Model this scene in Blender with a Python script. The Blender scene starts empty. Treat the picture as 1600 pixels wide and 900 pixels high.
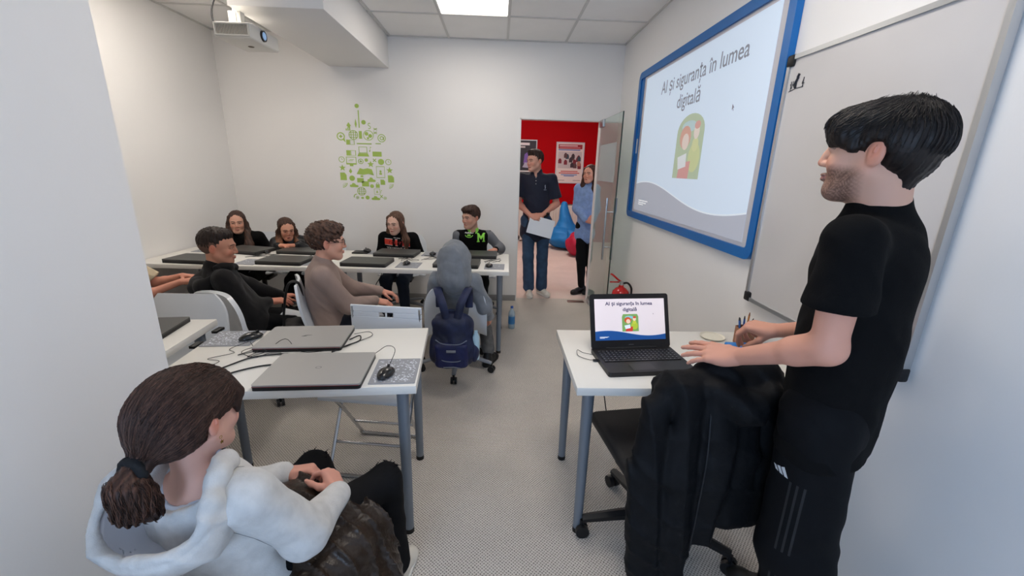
import bpy, bmesh, math, random
import numpy as np
from mathutils import Vector, Matrix
R = math.radians
C = bpy.context.scene.collection
SC = bpy.context.scene

# ------------------------------------------------------------ camera
def cam_setup():
    yaw, pitch, roll, h = .0382, .2791, .0269, 1.544
    f = Vector((math.sin(yaw)*math.cos(pitch), math.cos(yaw)*math.cos(pitch), -math.sin(pitch)))
    r = Vector((math.cos(yaw), -math.sin(yaw), 0)); u = r.cross(f)
    r2 = r*math.cos(roll) + u*math.sin(roll); u2 = -r*math.sin(roll) + u*math.cos(roll)
    m = Matrix((r2, u2, -f)).transposed().to_4x4(); m.translation = (0, 0, h)
    cd = bpy.data.cameras.new('camera'); cd.sensor_width = 36; cd.lens = 655.8*36/1600
    cd.clip_start = .02
    co = bpy.data.objects.new('camera', cd); co.matrix_world = m; C.objects.link(co); SC.camera = co
cam_setup()

# ------------------------------------------------------------ world, daylight, exposure
SC.view_settings.view_transform = 'Standard'; SC.view_settings.look = 'None'
SC.view_settings.gamma = 1; SC.view_settings.use_curve_mapping = False
SC.view_settings.exposure = 0.30
w = bpy.data.worlds.new('world'); SC.world = w; w.use_nodes = True
bg = w.node_tree.nodes['Background']; bg.inputs[0].default_value = (.62, .76, 1, 1); bg.inputs[1].default_value = 1.0

def area(name, loc, rot, sx, sy, power, col):
    l = bpy.data.lights.new(name, 'AREA'); l.shape = 'RECTANGLE'; l.size = sx; l.size_y = sy
    l.energy = power; l.color = col
    o = bpy.data.objects.new(name, l); o.location = loc; o.rotation_euler = rot; C.objects.link(o); return o
# daylight coming in by the window of the wall behind the camera
area('window_daylight', (-.55, -1.40, 1.35), (R(86), 0, R(-52)), .8, 1.2, 30, (.46, .67, 1))
PANELS = [(-.228, 3.844), (.372, 1.444), (-2.028, 3.244)]  # the panel in view first, then two unseen ones added for their light

# ------------------------------------------------------------ helpers
def lin(c):
    return tuple(((v/255)/12.92 if v/255 <= .04045 else ((v/255+.055)/1.055)**2.4) for v in c) + (1,)
_m = {}
def mat(name, col, rough=.5, metal=0, bump=None, var=None, coat=0, sss=0, emis=0, trans=0, ior=1.45, sheen=0, spec=.5, alpha=1, aniso=None):
    if name in _m: return _m[name]
    m = bpy.data.materials.new(name); m.use_nodes = True; nt = m.node_tree; b = nt.nodes['Principled BSDF']
    I = b.inputs; I['Base Color'].default_value = lin(col); I['Roughness'].default_value = rough
    I['Metallic'].default_value = metal; I['Coat Weight'].default_value = coat; I['IOR'].default_value = ior
    I['Specular IOR Level'].default_value = spec; I['Transmission Weight'].default_value = trans
    I['Sheen Weight'].default_value = sheen; I['Alpha'].default_value = alpha
    if sss: I['Subsurface Weight'].default_value = sss; I['Subsurface Radius'].default_value = (.012, .004, .002); I['Subsurface Scale'].default_value = 1
    if emis: I['Emission Color'].default_value = lin(col); I['Emission Strength'].default_value = emis
    tc = nt.nodes.new('ShaderNodeTexCoord')
    def noise(s, det=3, scl=None):
        n = nt.nodes.new('ShaderNodeTexNoise'); n.inputs['Scale'].default_value = s; n.inputs['Detail'].default_value = det
        if scl:
            mp = nt.nodes.new('ShaderNodeMapping'); mp.inputs['Scale'].default_value = scl
            nt.links.new(tc.outputs['Object'], mp.inputs[0]); nt.links.new(mp.outputs[0], n.inputs['Vector'])
        else: nt.links.new(tc.outputs['Object'], n.inputs['Vector'])
        return n
    if bump:
        n = noise(bump[0], 4, bump[2] if len(bump) > 2 else None)
        bp = nt.nodes.new('ShaderNodeBump'); bp.inputs['Strength'].default_value = bump[1]; bp.inputs['Distance'].default_value = .004
        nt.links.new(n.outputs['Fac'], bp.inputs['Height']); nt.links.new(bp.outputs[0], I['Normal'])
    if var:
        n = noise(var[0], 3, var[2] if len(var) > 2 else None)
        cr = nt.nodes.new('ShaderNodeValToRGB'); k = var[1]
        cr.color_ramp.elements[0].position = .3; cr.color_ramp.elements[1].position = .7
        c = lin(col); cr.color_ramp.elements[0].color = tuple(v*(1-k) for v in c[:3])+(1,)
        cr.color_ramp.elements[1].color = tuple(min(1, v*(1+k)) for v in c[:3])+(1,)
        nt.links.new(n.outputs['Fac'], cr.inputs[0]); nt.links.new(cr.outputs[0], I['Base Color'])
    _m[name] = m; return m

def attr_mat(name, rough=.5, sss=0, bump=None, spec=.5, sheen=0):
    """material whose own colour is stored on the mesh (skin tones, hair tones)"""
    m = mat(name, (128, 128, 128), rough, sss=sss, bump=bump, spec=spec, sheen=sheen)
    nt = m.node_tree; a = nt.nodes.new('ShaderNodeAttribute'); a.attribute_name = 'tone'
    nt.links.new(a.outputs['Color'], nt.nodes['Principled BSDF'].inputs['Base Color']); return m

def tag(o, label=None, cat=None, group=None, kind=None):
    if label: o['label'] = label
    if cat: o['category'] = cat
    if group: o['group'] = group
    if kind: o['kind'] = kind
    return o
def empty(name, loc=(0, 0, 0), rz=0, label=None, cat=None, group=None, kind=None):
    o = bpy.data.objects.new(name, None); o.location = loc; o.rotation_euler = (0, 0, rz); C.objects.link(o)
    o.empty_display_size = .05
    return tag(o, label, cat, group, kind)
def copy_tree(o, parent=None):
    c = o.copy(); C.objects.link(c); c.parent = parent
    for ch in o.children: copy_tree(ch, c)
    return c
def link(name, me, m=None, parent=None, smooth=35):
    o = bpy.data.objects.new(name, me); C.objects.link(o)
    if m is not None:
        for mm in (m if isinstance(m, (list, tuple)) else [m]): me.materials.append(mm)
    if parent: o.parent = parent
    if smooth:
        me.polygons.foreach_set('use_smooth', [True]*len(me.polygons))
        if smooth < 180: me.set_sharp_from_angle(angle=R(smooth))
    return o

class MB:
    """collects shapes into one mesh"""
    def __init__(s): s.v = []; s.f = []
    def add(s, vs, fs, M=None):
        n = len(s.v)
        s.v += [tuple(M @ Vector(v)) if M is not None else tuple(v) for v in vs]
        s.f += [tuple(i+n for i in f) for f in fs]; return s
    def box(s, lo, hi, bev=0, M=None, seg=2):
        bm = bmesh.new(); bmesh.ops.create_cube(bm, size=1)
        for v in bm.verts:
            v.co = Vector([(lo[i]+hi[i])/2 + v.co[i]*(hi[i]-lo[i]) for i in range(3)])
        if bev: bmesh.ops.bevel(bm, geom=bm.edges[:], offset=bev, segments=seg, affect='EDGES', profile=.5)
        s.addbm(bm, M); return s
    def addbm(s, bm, M=None):
        bm.verts.index_update()
        s.add([v.co.copy() for v in bm.verts], [[v.index for v in f.verts] for f in bm.faces], M); bm.free(); return s
    def cyl(s, a, b, r1, r2=None, n=20, cap=True):
        return s.tube([a, b], [r1, r1 if r2 is None else r2], n, cap)
    def tube(s, pts, rad, n=8, cap=True, flat=None, up=None):
        pts = [Vector(p) for p in pts]; L = len(pts)
        if not hasattr(rad, '__len__'): rad = [rad]*L
        vs = []; prev = None
        for i, p in enumerate(pts):
            t = (pts[min(i+1, L-1)] - pts[max(i-1, 0)]).normalized()
            if up is not None: u = Vector(up); u = (u - t*u.dot(t)).normalized()
            elif prev is None:
                u = t.orthogonal().normalized()
            else: u = (prev - t*prev.dot(t)).normalized()
            prev = u; w_ = t.cross(u)
            for k in range(n):
                a = 2*math.pi*k/n
                vs.append(p + (u*math.cos(a)*(flat or 1) + w_*math.sin(a))*rad[i])
        fs = [(i*n+k, i*n+(k+1) % n, (i+1)*n+(k+1) % n, (i+1)*n+k) for i in range(L-1) for k in range(n)]
        if cap: fs += [tuple(range(n))[::-1], tuple((L-1)*n+k for k in range(n))]
        return s.add(vs, fs)
    def lathe(s, prof, n=24, M=None):
        vs = [(r*math.cos(2*math.pi*k/n), r*math.sin(2*math.pi*k/n), z) for r, z in prof for k in range(n)]
        L = len(prof)
        fs = [(i*n+k, i*n+(k+1) % n, (i+1)*n+(k+1) % n, (i+1)*n+k) for i in range(L-1) for k in range(n)]
        fs += [tuple(range(n))[::-1], tuple((L-1)*n+k for k in range(n))]
        return s.add(vs, fs, M)
    def poly(s, pts, d, M=None):
        """flat outline (x, y) extruded by d along z"""
        n = len(pts)
        vs = [(x, y, 0) for x, y in pts] + [(x, y, d) for x, y in pts]
        fs = [tuple(range(n))[::-1], tuple(range(n, 2*n))] + [(i, (i+1) % n, (i+1) % n+n, i+n) for i in range(n)]
        return s.add(vs, fs, M)
    def ell(s, c, r, n=16, M=None):
        bm = bmesh.new(); bmesh.ops.create_uvsphere(bm, u_segments=n, v_segments=max(6, n//2), radius=1)
        for v in bm.verts: v.co = Vector([c[i]+v.co[i]*r[i] for i in range(3)])
        return s.addbm(bm, M)
    def build(s, name, m=None, parent=None, smooth=35, loc=None):
        me = bpy.data.meshes.new(name); me.from_pydata(s.v, [], s.f); me.update()
        o = link(name, me, m, parent, smooth)
        if loc is not None: o.location = loc
        return o

def bez(pts, n=8):
    """smooth curve through points (Catmull-Rom)"""
    P = [Vector(p) for p in pts]; P = [P[0]*2-P[1]] + P + [P[-1]*2-P[-2]]; out = []
    for i in range(1, len(P)-2):
        for k in range(n):
            t = k/n; a, b, c, d = P[i-1:i+3]
            out.append(.5*((2*b)+(c-a)*t+(2*a-5*b+4*c-d)*t*t+(3*b-a-3*c+d)*t**3))
    out.append(P[-2]); return out

def text_obj(txt, size, name, m, parent=None, M=None, ext=.0006, align='CENTER', bold=0, sx=1):
    cu = bpy.data.curves.new(name, 'FONT'); cu.body = txt; cu.size = size; cu.extrude = ext; cu.align_x = align
    cu.offset = bold; cu.resolution_u = 3
    to = bpy.data.objects.new(name, cu); C.objects.link(to)
    dg = bpy.context.evaluated_depsgraph_get(); me = bpy.data.meshes.new_from_object(to.evaluated_get(dg))
    bpy.data.objects.remove(to); bpy.data.curves.remove(cu)
    me.materials.clear()
    for v in me.vertices: v.co.x *= sx
    if M is not None: me.transform(M)
    me.name = name
    return link(name, me, m, parent, 0)
def rounded(w_, h_, r, n=5, cx=0, cy=0):
    out = []
    for qx, qy, a0 in ((1, 1, 0), (-1, 1, 90), (-1, -1, 180), (1, -1, 270)):
        for k in range(n+1):
            a = R(a0+90*k/n); out.append((cx+qx*(w_/2-r)+r*math.cos(a), cy+qy*(h_/2-r)+r*math.sin(a)))
    return out
# ------------------------------------------------------------ the room
XL, XR, YB, YF, H = -2.90, 1.30, 4.84, -1.5, 2.80
wall_m = mat('wall_paint', (241, 239, 237), .75, bump=(160, .06), var=(1.2, .012))
wallcool = wall_m
def structure(o): o['kind'] = 'structure'; return o
# carpet
def carpet(name, c1, c2):
    m = mat(name, c1, .95, spec=.1); nt = m.node_tree; b = nt.nodes['Principled BSDF']
    tc = nt.nodes.new('ShaderNodeTexCoord'); mp = nt.nodes.new('ShaderNodeMapping'); mp.inputs['Scale'].default_value = (1.0, 1.5, 1)
    mp.inputs['Rotation'].default_value = (0, 0, R(12))
    nt.links.new(tc.outputs['Object'], mp.inputs[0])
    mp.inputs['Rotation'].default_value = (0, 0, R(43)); mp.inputs['Scale'].default_value = (1, 1, 1)
    def N(t, **k):
        n = nt.nodes.new(t)
        for q, v in k.items(): setattr(n, q, v)
        return n
    L = nt.links.new
    wn = N('ShaderNodeTexNoise'); wn.inputs['Scale'].default_value = 60; wn.inputs['Detail'].default_value = 2; L(tc.outputs['Object'], wn.inputs['Vector'])
    wm_ = N('ShaderNodeVectorMath', operation='MULTIPLY_ADD'); wm_.inputs[1].default_value = (.0065, .0065, 0); L(wn.outputs['Color'], wm_.inputs[0]); L(mp.outputs[0], wm_.inputs[2])
    sx = N('ShaderNodeSeparateXYZ'); L(wm_.outputs[0], sx.inputs[0])
    def sine(o, p):
        a_ = N('ShaderNodeMath', operation='MULTIPLY'); a_.inputs[1].default_value = 2*math.pi/p; L(o, a_.inputs[0])
        b_ = N('ShaderNodeMath', operation='SINE'); L(a_.outputs[0], b_.inputs[0]); return b_.outputs[0]
    ad = N('ShaderNodeMath', operation='ADD'); L(sine(sx.outputs[0], .0105), ad.inputs[0]); L(sine(sx.outputs[1], .0105), ad.inputs[1])
    n = N('ShaderNodeTexNoise'); n.inputs['Scale'].default_value = 190; n.inputs['Detail'].default_value = 3; L(tc.outputs['Object'], n.inputs['Vector'])
    m3 = N('ShaderNodeMath', operation='MULTIPLY_ADD'); m3.inputs[1].default_value = 2.6; L(n.outputs['Fac'], m3.inputs[0]); L(ad.outputs[0], m3.inputs[2])
    mr = N('ShaderNodeMapRange'); mr.inputs[1].default_value = -.9; mr.inputs[2].default_value = 2.2; L(m3.outputs[0], mr.inputs[0])
    cr = N('ShaderNodeValToRGB'); cr.color_ramp.elements[0].color = lin(c2); cr.color_ramp.elements[1].color = lin(c1); cr.color_ramp.elements[1].position = .75
    L(mr.outputs[0], cr.inputs[0])
    n2 = N('ShaderNodeTexNoise'); n2.inputs['Scale'].default_value = 3; L(tc.outputs['Object'], n2.inputs['Vector'])
    mx = N('ShaderNodeMix', data_type='RGBA', blend_type='MULTIPLY'); mx.inputs[0].default_value = .2
    L(cr.outputs[0], mx.inputs[6]); L(n2.outputs['Fac'], mx.inputs[7]); L(mx.outputs[2], b.inputs['Base Color'])
    bp = N('ShaderNodeBump'); bp.inputs['Strength'].default_value = .7; bp.inputs['Distance'].default_value = .004
    L(mr.outputs[0], bp.inputs['Height']); L(bp.outputs[0], b.inputs['Normal'])
    return m
carp = carpet('carpet_grey', (226, 218, 208), (104, 96, 90))
carp2 = carpet('carpet_rosy', (240, 222, 212), (168, 146, 138))
structure(MB().box((XL-.1, YF-.1, -.06), (XR+.1, YB+.1, 0)).build('floor', carp))
floor2 = structure(MB().box((-1.8, YB+.1, -.06), (2.9, 9.25, 0)).build('floor', carp2))
# walls
def wallbox(name, boxes):
    b = MB()
    for lo, hi in boxes: b.box(lo, hi)
    return structure(b.build(name, wall_m, smooth=0))
DX0, DX1, DZ = .225, 1.10, 2.062
wb = wallbox('wall_back', [((XL-.1, YB, 0), (DX0, YB+.1, 3)), ((DX1, YB, 0), (XR+.1, YB+.1, 3)), ((DX0, YB, DZ), (DX1, YB+.1, 3))])
wallbox('wall_left', [((XL-.1, YF, 0), (XL, YB, 3))])
wallbox('wall_right', [((XR, YF, 0), (XR+.1, YB, 3))])
wallbox('wall_column', [((XL, YF, 0), (-1.135, 1.363, 2.8))])
WX0, WX1, WZ0, WZ1 = -1.1, .3, .7, 2.1
wallbox('wall_front', [((-1.135, YF-.1, 0), (WX0, YF, 3)), ((WX1, YF-.1, 0), (XR+.1, YF, 3)), ((WX0, YF-.1, 0), (WX1, YF, WZ0)), ((WX0, YF-.1, WZ1), (WX1, YF, 3))])
white_pl = mat('white_plastic', (232, 233, 235), .35, spec=.5)
wf = MB()
for x in (WX0, -.425, WX1-.05): wf.box((x, YF-.08, WZ0), (x+.05, YF-.02, WZ1))
for z in (WZ0, WZ1-.05): wf.box((WX0, YF-.08, z), (WX1, YF-.02, z+.05))
win = structure(wf.build('window_1', white_pl, smooth=0))
glass = mat('clear_glass', (240, 250, 246), .02, trans=1, ior=1.5)
pane_m = mat('window_glass', (250, 252, 255), 0, alpha=.15)
for x in (WX0+.05, -.375): MB().box((x, YF-.055, WZ0+.05), (x+.62, YF-.045, WZ1-.05)).build('pane', pane_m, win, smooth=0)
# soffit beam
structure(MB().box((-1.76, 3.15, 2.5), (-1.15, YB, 2.86), .003).build('trim_1', wall_m))
# door trim around the opening
dt = MB().box((DX0-.004, YB-.006, 0), (DX0+.012, YB+.106, DZ)).box((DX0-.004, YB-.006, DZ-.012), (DX1, YB+.106, DZ+.004))
structure(dt.build('trim_2', mat('door_trim', (236, 236, 234), .4), smooth=0))
base_m = mat('baseboard_grey', (150, 149, 148), .6)
structure(MB().box((XL, YB-.012, 0), (DX0, YB, .07), .002).box((DX1, YB-.012, 0), (XR, YB, .07), .002).build('baseboard_back', base_m))
structure(MB().box((XR-.012, YF, 0), (XR, YB, .07), .002).build('baseboard_right', base_m))
structure(MB().box((XL, 1.363, 0), (XL+.012, YB, .07), .002).build('baseboard_left', base_m))
# ceiling: slab, hanging grid, tiles
ceil = structure(MB().box((XL-.1, YF-.1, 2.86), (XR+.1, YB+.1, 2.95)).build('ceiling', mat('slab', (200, 198, 195), .9), smooth=0))
bar_m = mat('grid_bar', (214, 212, 208), .5)  # greyer than the tiles: the shadow line along the bars, put into colour
tile_m = mat('ceiling_tile', (250, 248, 245), .9, bump=(220, .12), var=(3, .02))
gx = sorted([.672-.6*i for i in range(6)] + [1.272]); gy = [4.144-.6*i for i in range(10)]
g = MB()
for x in gx:
    if x < XR-.04: g.box((x-.011, YF, 2.797), (x+.011, YB, 2.815))
for y in gy: g.box((XL, y-.011, 2.7965), (XR, y+.011, 2.8145))
g.box((XR-.018, YF, 2.793), (XR, YB, 2.81)); g.box((XL, YB-.018, 2.793), (XR, YB, 2.81)); g.box((XL, YF, 2.793), (XL+.018, YB, 2.81))
g.build('grid_bars', bar_m, ceil, smooth=0)
ex = [XL] + [x for x in gx if x < 1.2] + [XR]; ey = [YF] + sorted(gy) + [YB]
tm = {}
for i in range(len(ex)-1):
    for j in range(len(ey)-1):
        x0, x1, y0, y1 = ex[i], ex[i+1], ey[j], ey[j+1]; cx, cy = (x0+x1)/2, (y0+y1)/2
        if x1-x0 < .03 or any(abs(cx-px) < .05 and abs(cy-py) < .05 for px, py in PANELS): continue
        if cx < -1.135 and cy < 1.3: continue
        k = (round(x1-x0, 3), round(y1-y0, 3))
        if k not in tm:
            a, b_ = (k[0]-.016)/2, (k[1]-.016)/2
            tm[k] = MB().box((-a, -b_, 0), (a, b_, .012), .003, seg=1).build('ceiling_tile', tile_m, ceil, smooth=0); o = tm[k]
        else: o = bpy.data.objects.new('ceiling_tile', tm[k].data); C.objects.link(o); o.parent = ceil
        o.location = (cx, cy, 2.803)
led = mat('led_diffuser', (255, 246, 235), .4, emis=13.5); led_far = mat('led_diffuser_far', (255, 246, 235), .4, emis=10.5)
lights = ['square LED ceiling panel lit white above the far end of the room', 'square LED ceiling panel on the whiteboard side, nearer the camera',
          'square LED ceiling panel left of the soffit beam']
for (x, y), lb in zip(PANELS, lights):
    t = empty('ceiling_light', (x, y, 2.80), 0, lb, 'ceiling light')
    f = MB()
    for s in (-1, 1): f.box((s*.29-.008, -.298, 0), (s*.29+.008, .298, .014)).box((-.298, s*.29-.008, 0), (.298, s*.29+.008, .014))
    f.build('frame', white_pl, t, smooth=0)
    MB().box((-.283, -.283, .004), (.283, .283, .012)).build('diffuser', led if y < 3.5 else led_far, t, smooth=0)
# ------------------------------------------------------------ the red room beyond the door
red = mat('red_paint', (172, 0, 10), .75, spec=.15, bump=(150, .05))
structure(MB().box((-1.8, 9.2, 0), (2.9, 9.3, 3.0)).build('wall_red', red, smooth=0))
structure(MB().box((2.4, YB+.1, 0), (2.5, 9.2, 3.0)).build('wall_red_right', red, smooth=0))
structure(MB().box((-1.9, YB+.1, 0), (-1.8, 9.2, 3.0)).build('wall_red_left', wall_m, smooth=0))
structure(MB().box((-1.9, YB+.1, 3.0), (2.9, 9.3, 3.1)).build('ceiling_red_room', wall_m, smooth=0))
t = empty('ceiling_light', (.6, 7.0, 2.98), 0, 'LED ceiling panel of the red lounge beyond the doorway', 'ceiling light')
MB().box((-.6, -.6, 0), (.6, .6, .015)).build('diffuser', mat('led_diffuser_lounge', (255, 246, 236), .4, emis=9), t, smooth=0)
# ------------------------------------------------------------ materials for furniture
top_m = mat('white_laminate', (232, 229, 222), .4, var=(2, .01))
edge_m = mat('edge_banding', (238, 236, 232), .5)
leg_m = mat('leg_grey_steel', (128, 136, 146), .38, metal=.35)
foot_m = mat('black_rubber', (18, 18, 19), .6)
chrome = mat('chrome', (200, 202, 205), .22, metal=1)
alu = mat('aluminium', (190, 192, 194), .35, metal=.8)
shell_m = mat('chair_shell', (224, 228, 233), .35, coat=.1)
base_g = mat('chair_base_grey', (142, 145, 150), .45, metal=.2)
blk = mat('black_plastic', (20, 20, 22), .45)
blk2 = mat('black_upholstery', (26, 25, 26), .6, bump=(180, .15))
dark_lid = mat('laptop_charcoal', (66, 66, 64), .42, bump=(300, .05))
silver_lid = mat('laptop_silver', (168, 166, 163), .4, metal=.15)
logo_m = mat('logo_grey', (96, 96, 98), .3, metal=.6)
pad_m = mat('mouse_pad', (150, 152, 158), .7)

def table(name, cx, cy, rz, w_, d, z, label, inset=.06, legs=((-1, -1), (1, -1), (-1, 1), (1, 1))):
    t = empty('desk', (cx, cy, 0), rz, label, 'desk')
    MB().box((-w_/2, -d/2, z-.034), (w_/2, d/2, z), .002).build('tabletop', top_m, t)
    for sx, sy in legs:
        x, y = sx*(w_/2-inset), sy*(d/2-inset)
        l = MB().cyl((x, y, .022), (x, y, z-.034), .0195, .0245, 24).cyl((x, y, z-.042), (x, y, z-.034), .045, .045, 20)
        lo = l.build('leg', leg_m, t)
        MB().cyl((x, y, 0), (x, y, .022), .0205, .0205, 20).build('foot', foot_m, lo)
    return t
table('desk', -.822, 1.694, R(4.7), 1.0, .6, .74, 'small white desk in the middle holding two closed silver laptops')
tA = table('desk', -1.893, 1.714, R(4.7), 1.0, .6, .765, 'white desk at the left, half hidden by the wall edge, under a dark laptop')
table('desk', .805, 1.73, 0, .98, .6, .74, "white desk at the right carrying the open laptop")
table('desk', -.645, 3.645, R(-1.2), 1.5, .72, .74, 'long white desk at the back nearer the door', inset=.075)
table('desk', -2.140, 3.676, R(-1.2), 1.5, .72, .74, 'long white desk at the back against the left wall', inset=.075)
# clip joining the two near desks
for i, (x, y) in enumerate([(-1.349, 1.80), (-1.366, 1.98)]):
    tag(MB().box((x-.02, y-.03, .728), (x+.008, y+.03, .7415), .002).build('desk_clip', blk),
        'black clip in the gap between the two left desks, ' + ('nearer the camera' if i == 0 else 'farther from the camera'), 'clip')

# ------------------------------------------------------------ swivel shell chairs
def sheet(prof, th, nu=13, bend=.05, rnd=3.0):
    """prof: list of (y, z, halfwidth, wrap) from the seat's front lip to the top of the back"""
    mb = MB(); P = bez([(p[0], p[1], p[2]) for p in prof], 5); Wp = bez([(p[3], 0, 0) for p in prof], 5); n = len(P)
    rows = []
    for i in range(n):
        a, b = P[max(i-1, 0)], P[min(i+1, n-1)]; t = Vector((0, b.x-a.x, b.y-a.y)).normalized(); nrm = Vector((0, -t.z, t.y))
        hw = P[i].z; e = min(i, n-1-i)/(n*.16)
        if e < 1: hw *= (1-(1-e)**rnd*.22)
        r = []
        for k in range(nu):
            u = -1+2*k/(nu-1); c = Wp[i].x*(abs(u)**2.2)
            r.append((Vector((u*hw, P[i].x, P[i].y)) + nrm*c, nrm))
        rows.append(r)
    vs = [p+q*th/2 for r in rows for p, q in r] + [p-q*th/2 for r in rows for p, q in r]
    N = n*nu; fs = []
    for i in range(n-1):
        for k in range(nu-1):
            a = i*nu+k; fs.append((a, a+nu, a+nu+1, a+1)); fs.append((N+a, N+a+1, N+a+nu+1, N+a+nu))
    rim = [k for k in range(nu)] + [i*nu+nu-1 for i in range(1, n)] + [(n-1)*nu+k for k in range(nu-2, -1, -1)] + [i*nu for i in range(n-2, 0, -1)]
    for i in range(len(rim)):
        a, b = rim[i], rim[(i+1) % len(rim)]; fs.append((a, b, N+b, N+a))
    return mb.add(vs, fs)
PROF_A = [(.23, .455, .2, .0), (.20, .47, .215, .005), (.05, .435, .225, .02), (-.12, .42, .225, .035), (-.195, .46, .22, .045), (-.235, .56, .22, .05), (-.27, .68, .215, .04), (-.30, .80, .20, .02)]
PROF_B = [(.24, .49, .2, .0), (.17, .475, .22, .03), (.03, .42, .245, .06), (-.10, .395, .25, .10), (-.19, .44, .25, .12), (-.24, .56, .245, .10), (-.28, .68, .225, .06), (-.31, .79, .19, .03)]
def swivel(loc, rz, label, prof=PROF_A, dz=0, shell=None, th=.016, base_rz=0, group=None, bm_=None):
    t = empty('swivel_chair', loc, rz, label, 'chair', group)
    pr = [(a, b+dz, c, d) for a, b, c, d in prof]
    sheet(pr, th).build('seat_shell', shell or shell_m, t, 60)
    col = MB().cyl((0, -.02, .12), (0, -.02, .36+dz), .024, .024).cyl((0, -.02, .06), (0, -.02, .22), .034, .03)
    col.build('gas_column', blk, t)
    MB().box((-.1, -.12, .35+dz), (.1, .08, .385+dz), .01).build('seat_plate', blk, t)
    for k in range(5):
        a = base_rz+R(90+72*k); d = Vector((math.cos(a), math.sin(a), 0)); o = Vector((0, -.02, 0)); sd = Vector((-d.y, d.x, 0))
        lg = MB().tube([o+d*.02+Vector((0, 0, .115)), o+d*.15+Vector((0, 0, .1)), o+d*.285+Vector((0, 0, .075))], [.026, .022, .016], 8, flat=.8, up=(0, 0, 1)).build('base_arm', bm_ or base_g, t)
        c = o+d*.285; MBc = MB()
        for q in (-1, 1): MBc.cyl(c+sd*q*.006+Vector((0, 0, .026)), c+sd*q*.022+Vector((0, 0, .026)), .026, .026, 16)
        MBc.cyl(c+Vector((0, 0, .03)), c+Vector((0, 0, .07)), .008).build('castor', blk, lg)
    return t
swivel((-.30, 3.10, 0), R(3), 'white swivel chair with a navy backpack hung on it, under the grey hooded student', dz=-.06, base_rz=R(176))
swivel((-1.545, 2.745, 0), R(-24), 'white bucket swivel chair under the boy in the black hoodie', PROF_B, dz=-.01, th=.028, base_rz=R(20))
swivel((-1.04, 2.86, 0), R(-66), 'white swivel chair with black bag straps, under the boy in the taupe top', PROF_A, dz=0, base_rz=R(10))
swivel((-1.74, 1.995, 0), R(180), 'empty white swivel chair with a rounded back behind the left desk', [(a, b, c*.98, d) for a, b, c, d in PROF_A], dz=.022, base_rz=R(6))
swivel((-.72, .92, 0), R(-16), 'white plastic chair under the girl in the grey hoodie in the foreground', PROF_A, dz=-.05, base_rz=0)
for x, rz, lb in [(-2.47, 4, 'white chair of the long-haired student in the far left corner'), (-1.93, -8, 'white chair of the brown-haired girl leaning on the back desk'),
                  (-1.0, 2, 'white chair of the girl in the red print sweater'), (-.24, -3, 'white chair of the student in the varsity jacket')]:
    swivel((x, 4.38, 0), R(180+rz), lb, PROF_A, dz=.0)

# white folding chair
def folding(loc, rz):
    t = empty('folding_chair', loc, rz, 'white folding chair with a slotted back and steel tube frame behind the middle desk', 'folding chair')
    b = MB(); Z = .455
    # back panel: pieces round the hand slot
    z0, z1, s0, s1 = .56, .80, .735, .762
    def pan(x0, x1, a, b_): b.box((x0, -.215, a), (x1, -.203, b_))
    pan(-.2, .2, z0, s0); pan(-.2, -.04, s0, s1); pan(.04, .2, s0, s1); pan(-.2, .2, s1, z1); pan(-.004, .004, s0, s1)
    bp = b.build('backrest', shell_m, t, smooth=0)
    bp.modifiers.new('b', 'BEVEL').width = .003
    MB().box((-.20, -.16, Z-.012), (.20, .20, Z+.006), .006).build('seat', shell_m, t)
    for s in (-1, 1):
        x = s*.19
        MB().tube(bez([(x, -.21, .79), (x, -.205, .52), (x, -.05, .38), (x, .17, .03)]), .0095, 10).build('side_tube', chrome, t)
        MB().tube(bez([(s*.175, .15, .45), (s*.175, .02, .3), (s*.175, -.17, .03)]), .0095, 10).build('side_tube', chrome, t)
    MB().tube(bez([(-.19, .17, .03), (-.165, .178, .012), (.165, .178, .012), (.19, .17, .03)]), .0095, 10).build('floor_bar', chrome, t)
    MB().tube(bez([(-.175, -.17, .03), (-.15, -.178, .012), (.15, -.178, .012), (.175, -.17, .03)]), .0095, 10).build('floor_bar', chrome, t)
    MB().cyl((-.19, .09, .14), (.19, .09, .14), .008).build('cross_bar', chrome, t)
    MB().cyl((-.175, -.10, .14), (.175, -.10, .14), .008).build('cross_bar', chrome, t)
    return t
folding((-.63, 1.99, 0), R(173))

# black office chair by the right desk (the jacket hangs on its back)
def office(loc, rz):
    t = empty('office_chair', loc, rz, 'black office chair pulled up to the right desk with a jacket over its back', 'chair')
    b = MB(); b.box((-.235, -.22, .43), (.235, .24, .495), .028, seg=4)
    b.build('seat', blk2, t, 60)
    MB().box((-.215, -.295, .62), (.215, -.25, .93), .02, seg=3).build('backrest', blk2, t, 60)
    MB().tube(bez([(0, -.27, .75), (0, -.31, .6), (0, -.27, .44), (0, -.1, .41)]), .02, 8, flat=1.6, up=(1, 0, 0)).build('back_bar', blk, t)
    MB().cyl((0, 0, .07), (0, 0, .43), .028, .025).build('gas_column', blk, t)
    for k in range(5):
        a = R(100+72*k); d = Vector((math.cos(a), math.sin(a), 0)); sd = Vector((-d.y, d.x, 0))
        lg = MB().tube([d*.02+Vector((0, 0, .12)), d*.16+Vector((0, 0, .105)), d*.31+Vector((0, 0, .085))], [.03, .026, .02], 6, flat=.8, up=(0, 0, 1)).build('base_arm', blk, t)
        c = d*.31; m_ = MB()
        for q in (-1, 1): m_.cyl(c+sd*q*.006+Vector((0, 0, .029)), c+sd*q*.026+Vector((0, 0, .029)), .029, .029, 16)
        m_.cyl(c+Vector((0, 0, .03)), c+Vector((0, 0, .08)), .01).build('castor', blk, lg)
    return t
office((.70, 1.47, 0), R(8))

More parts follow.
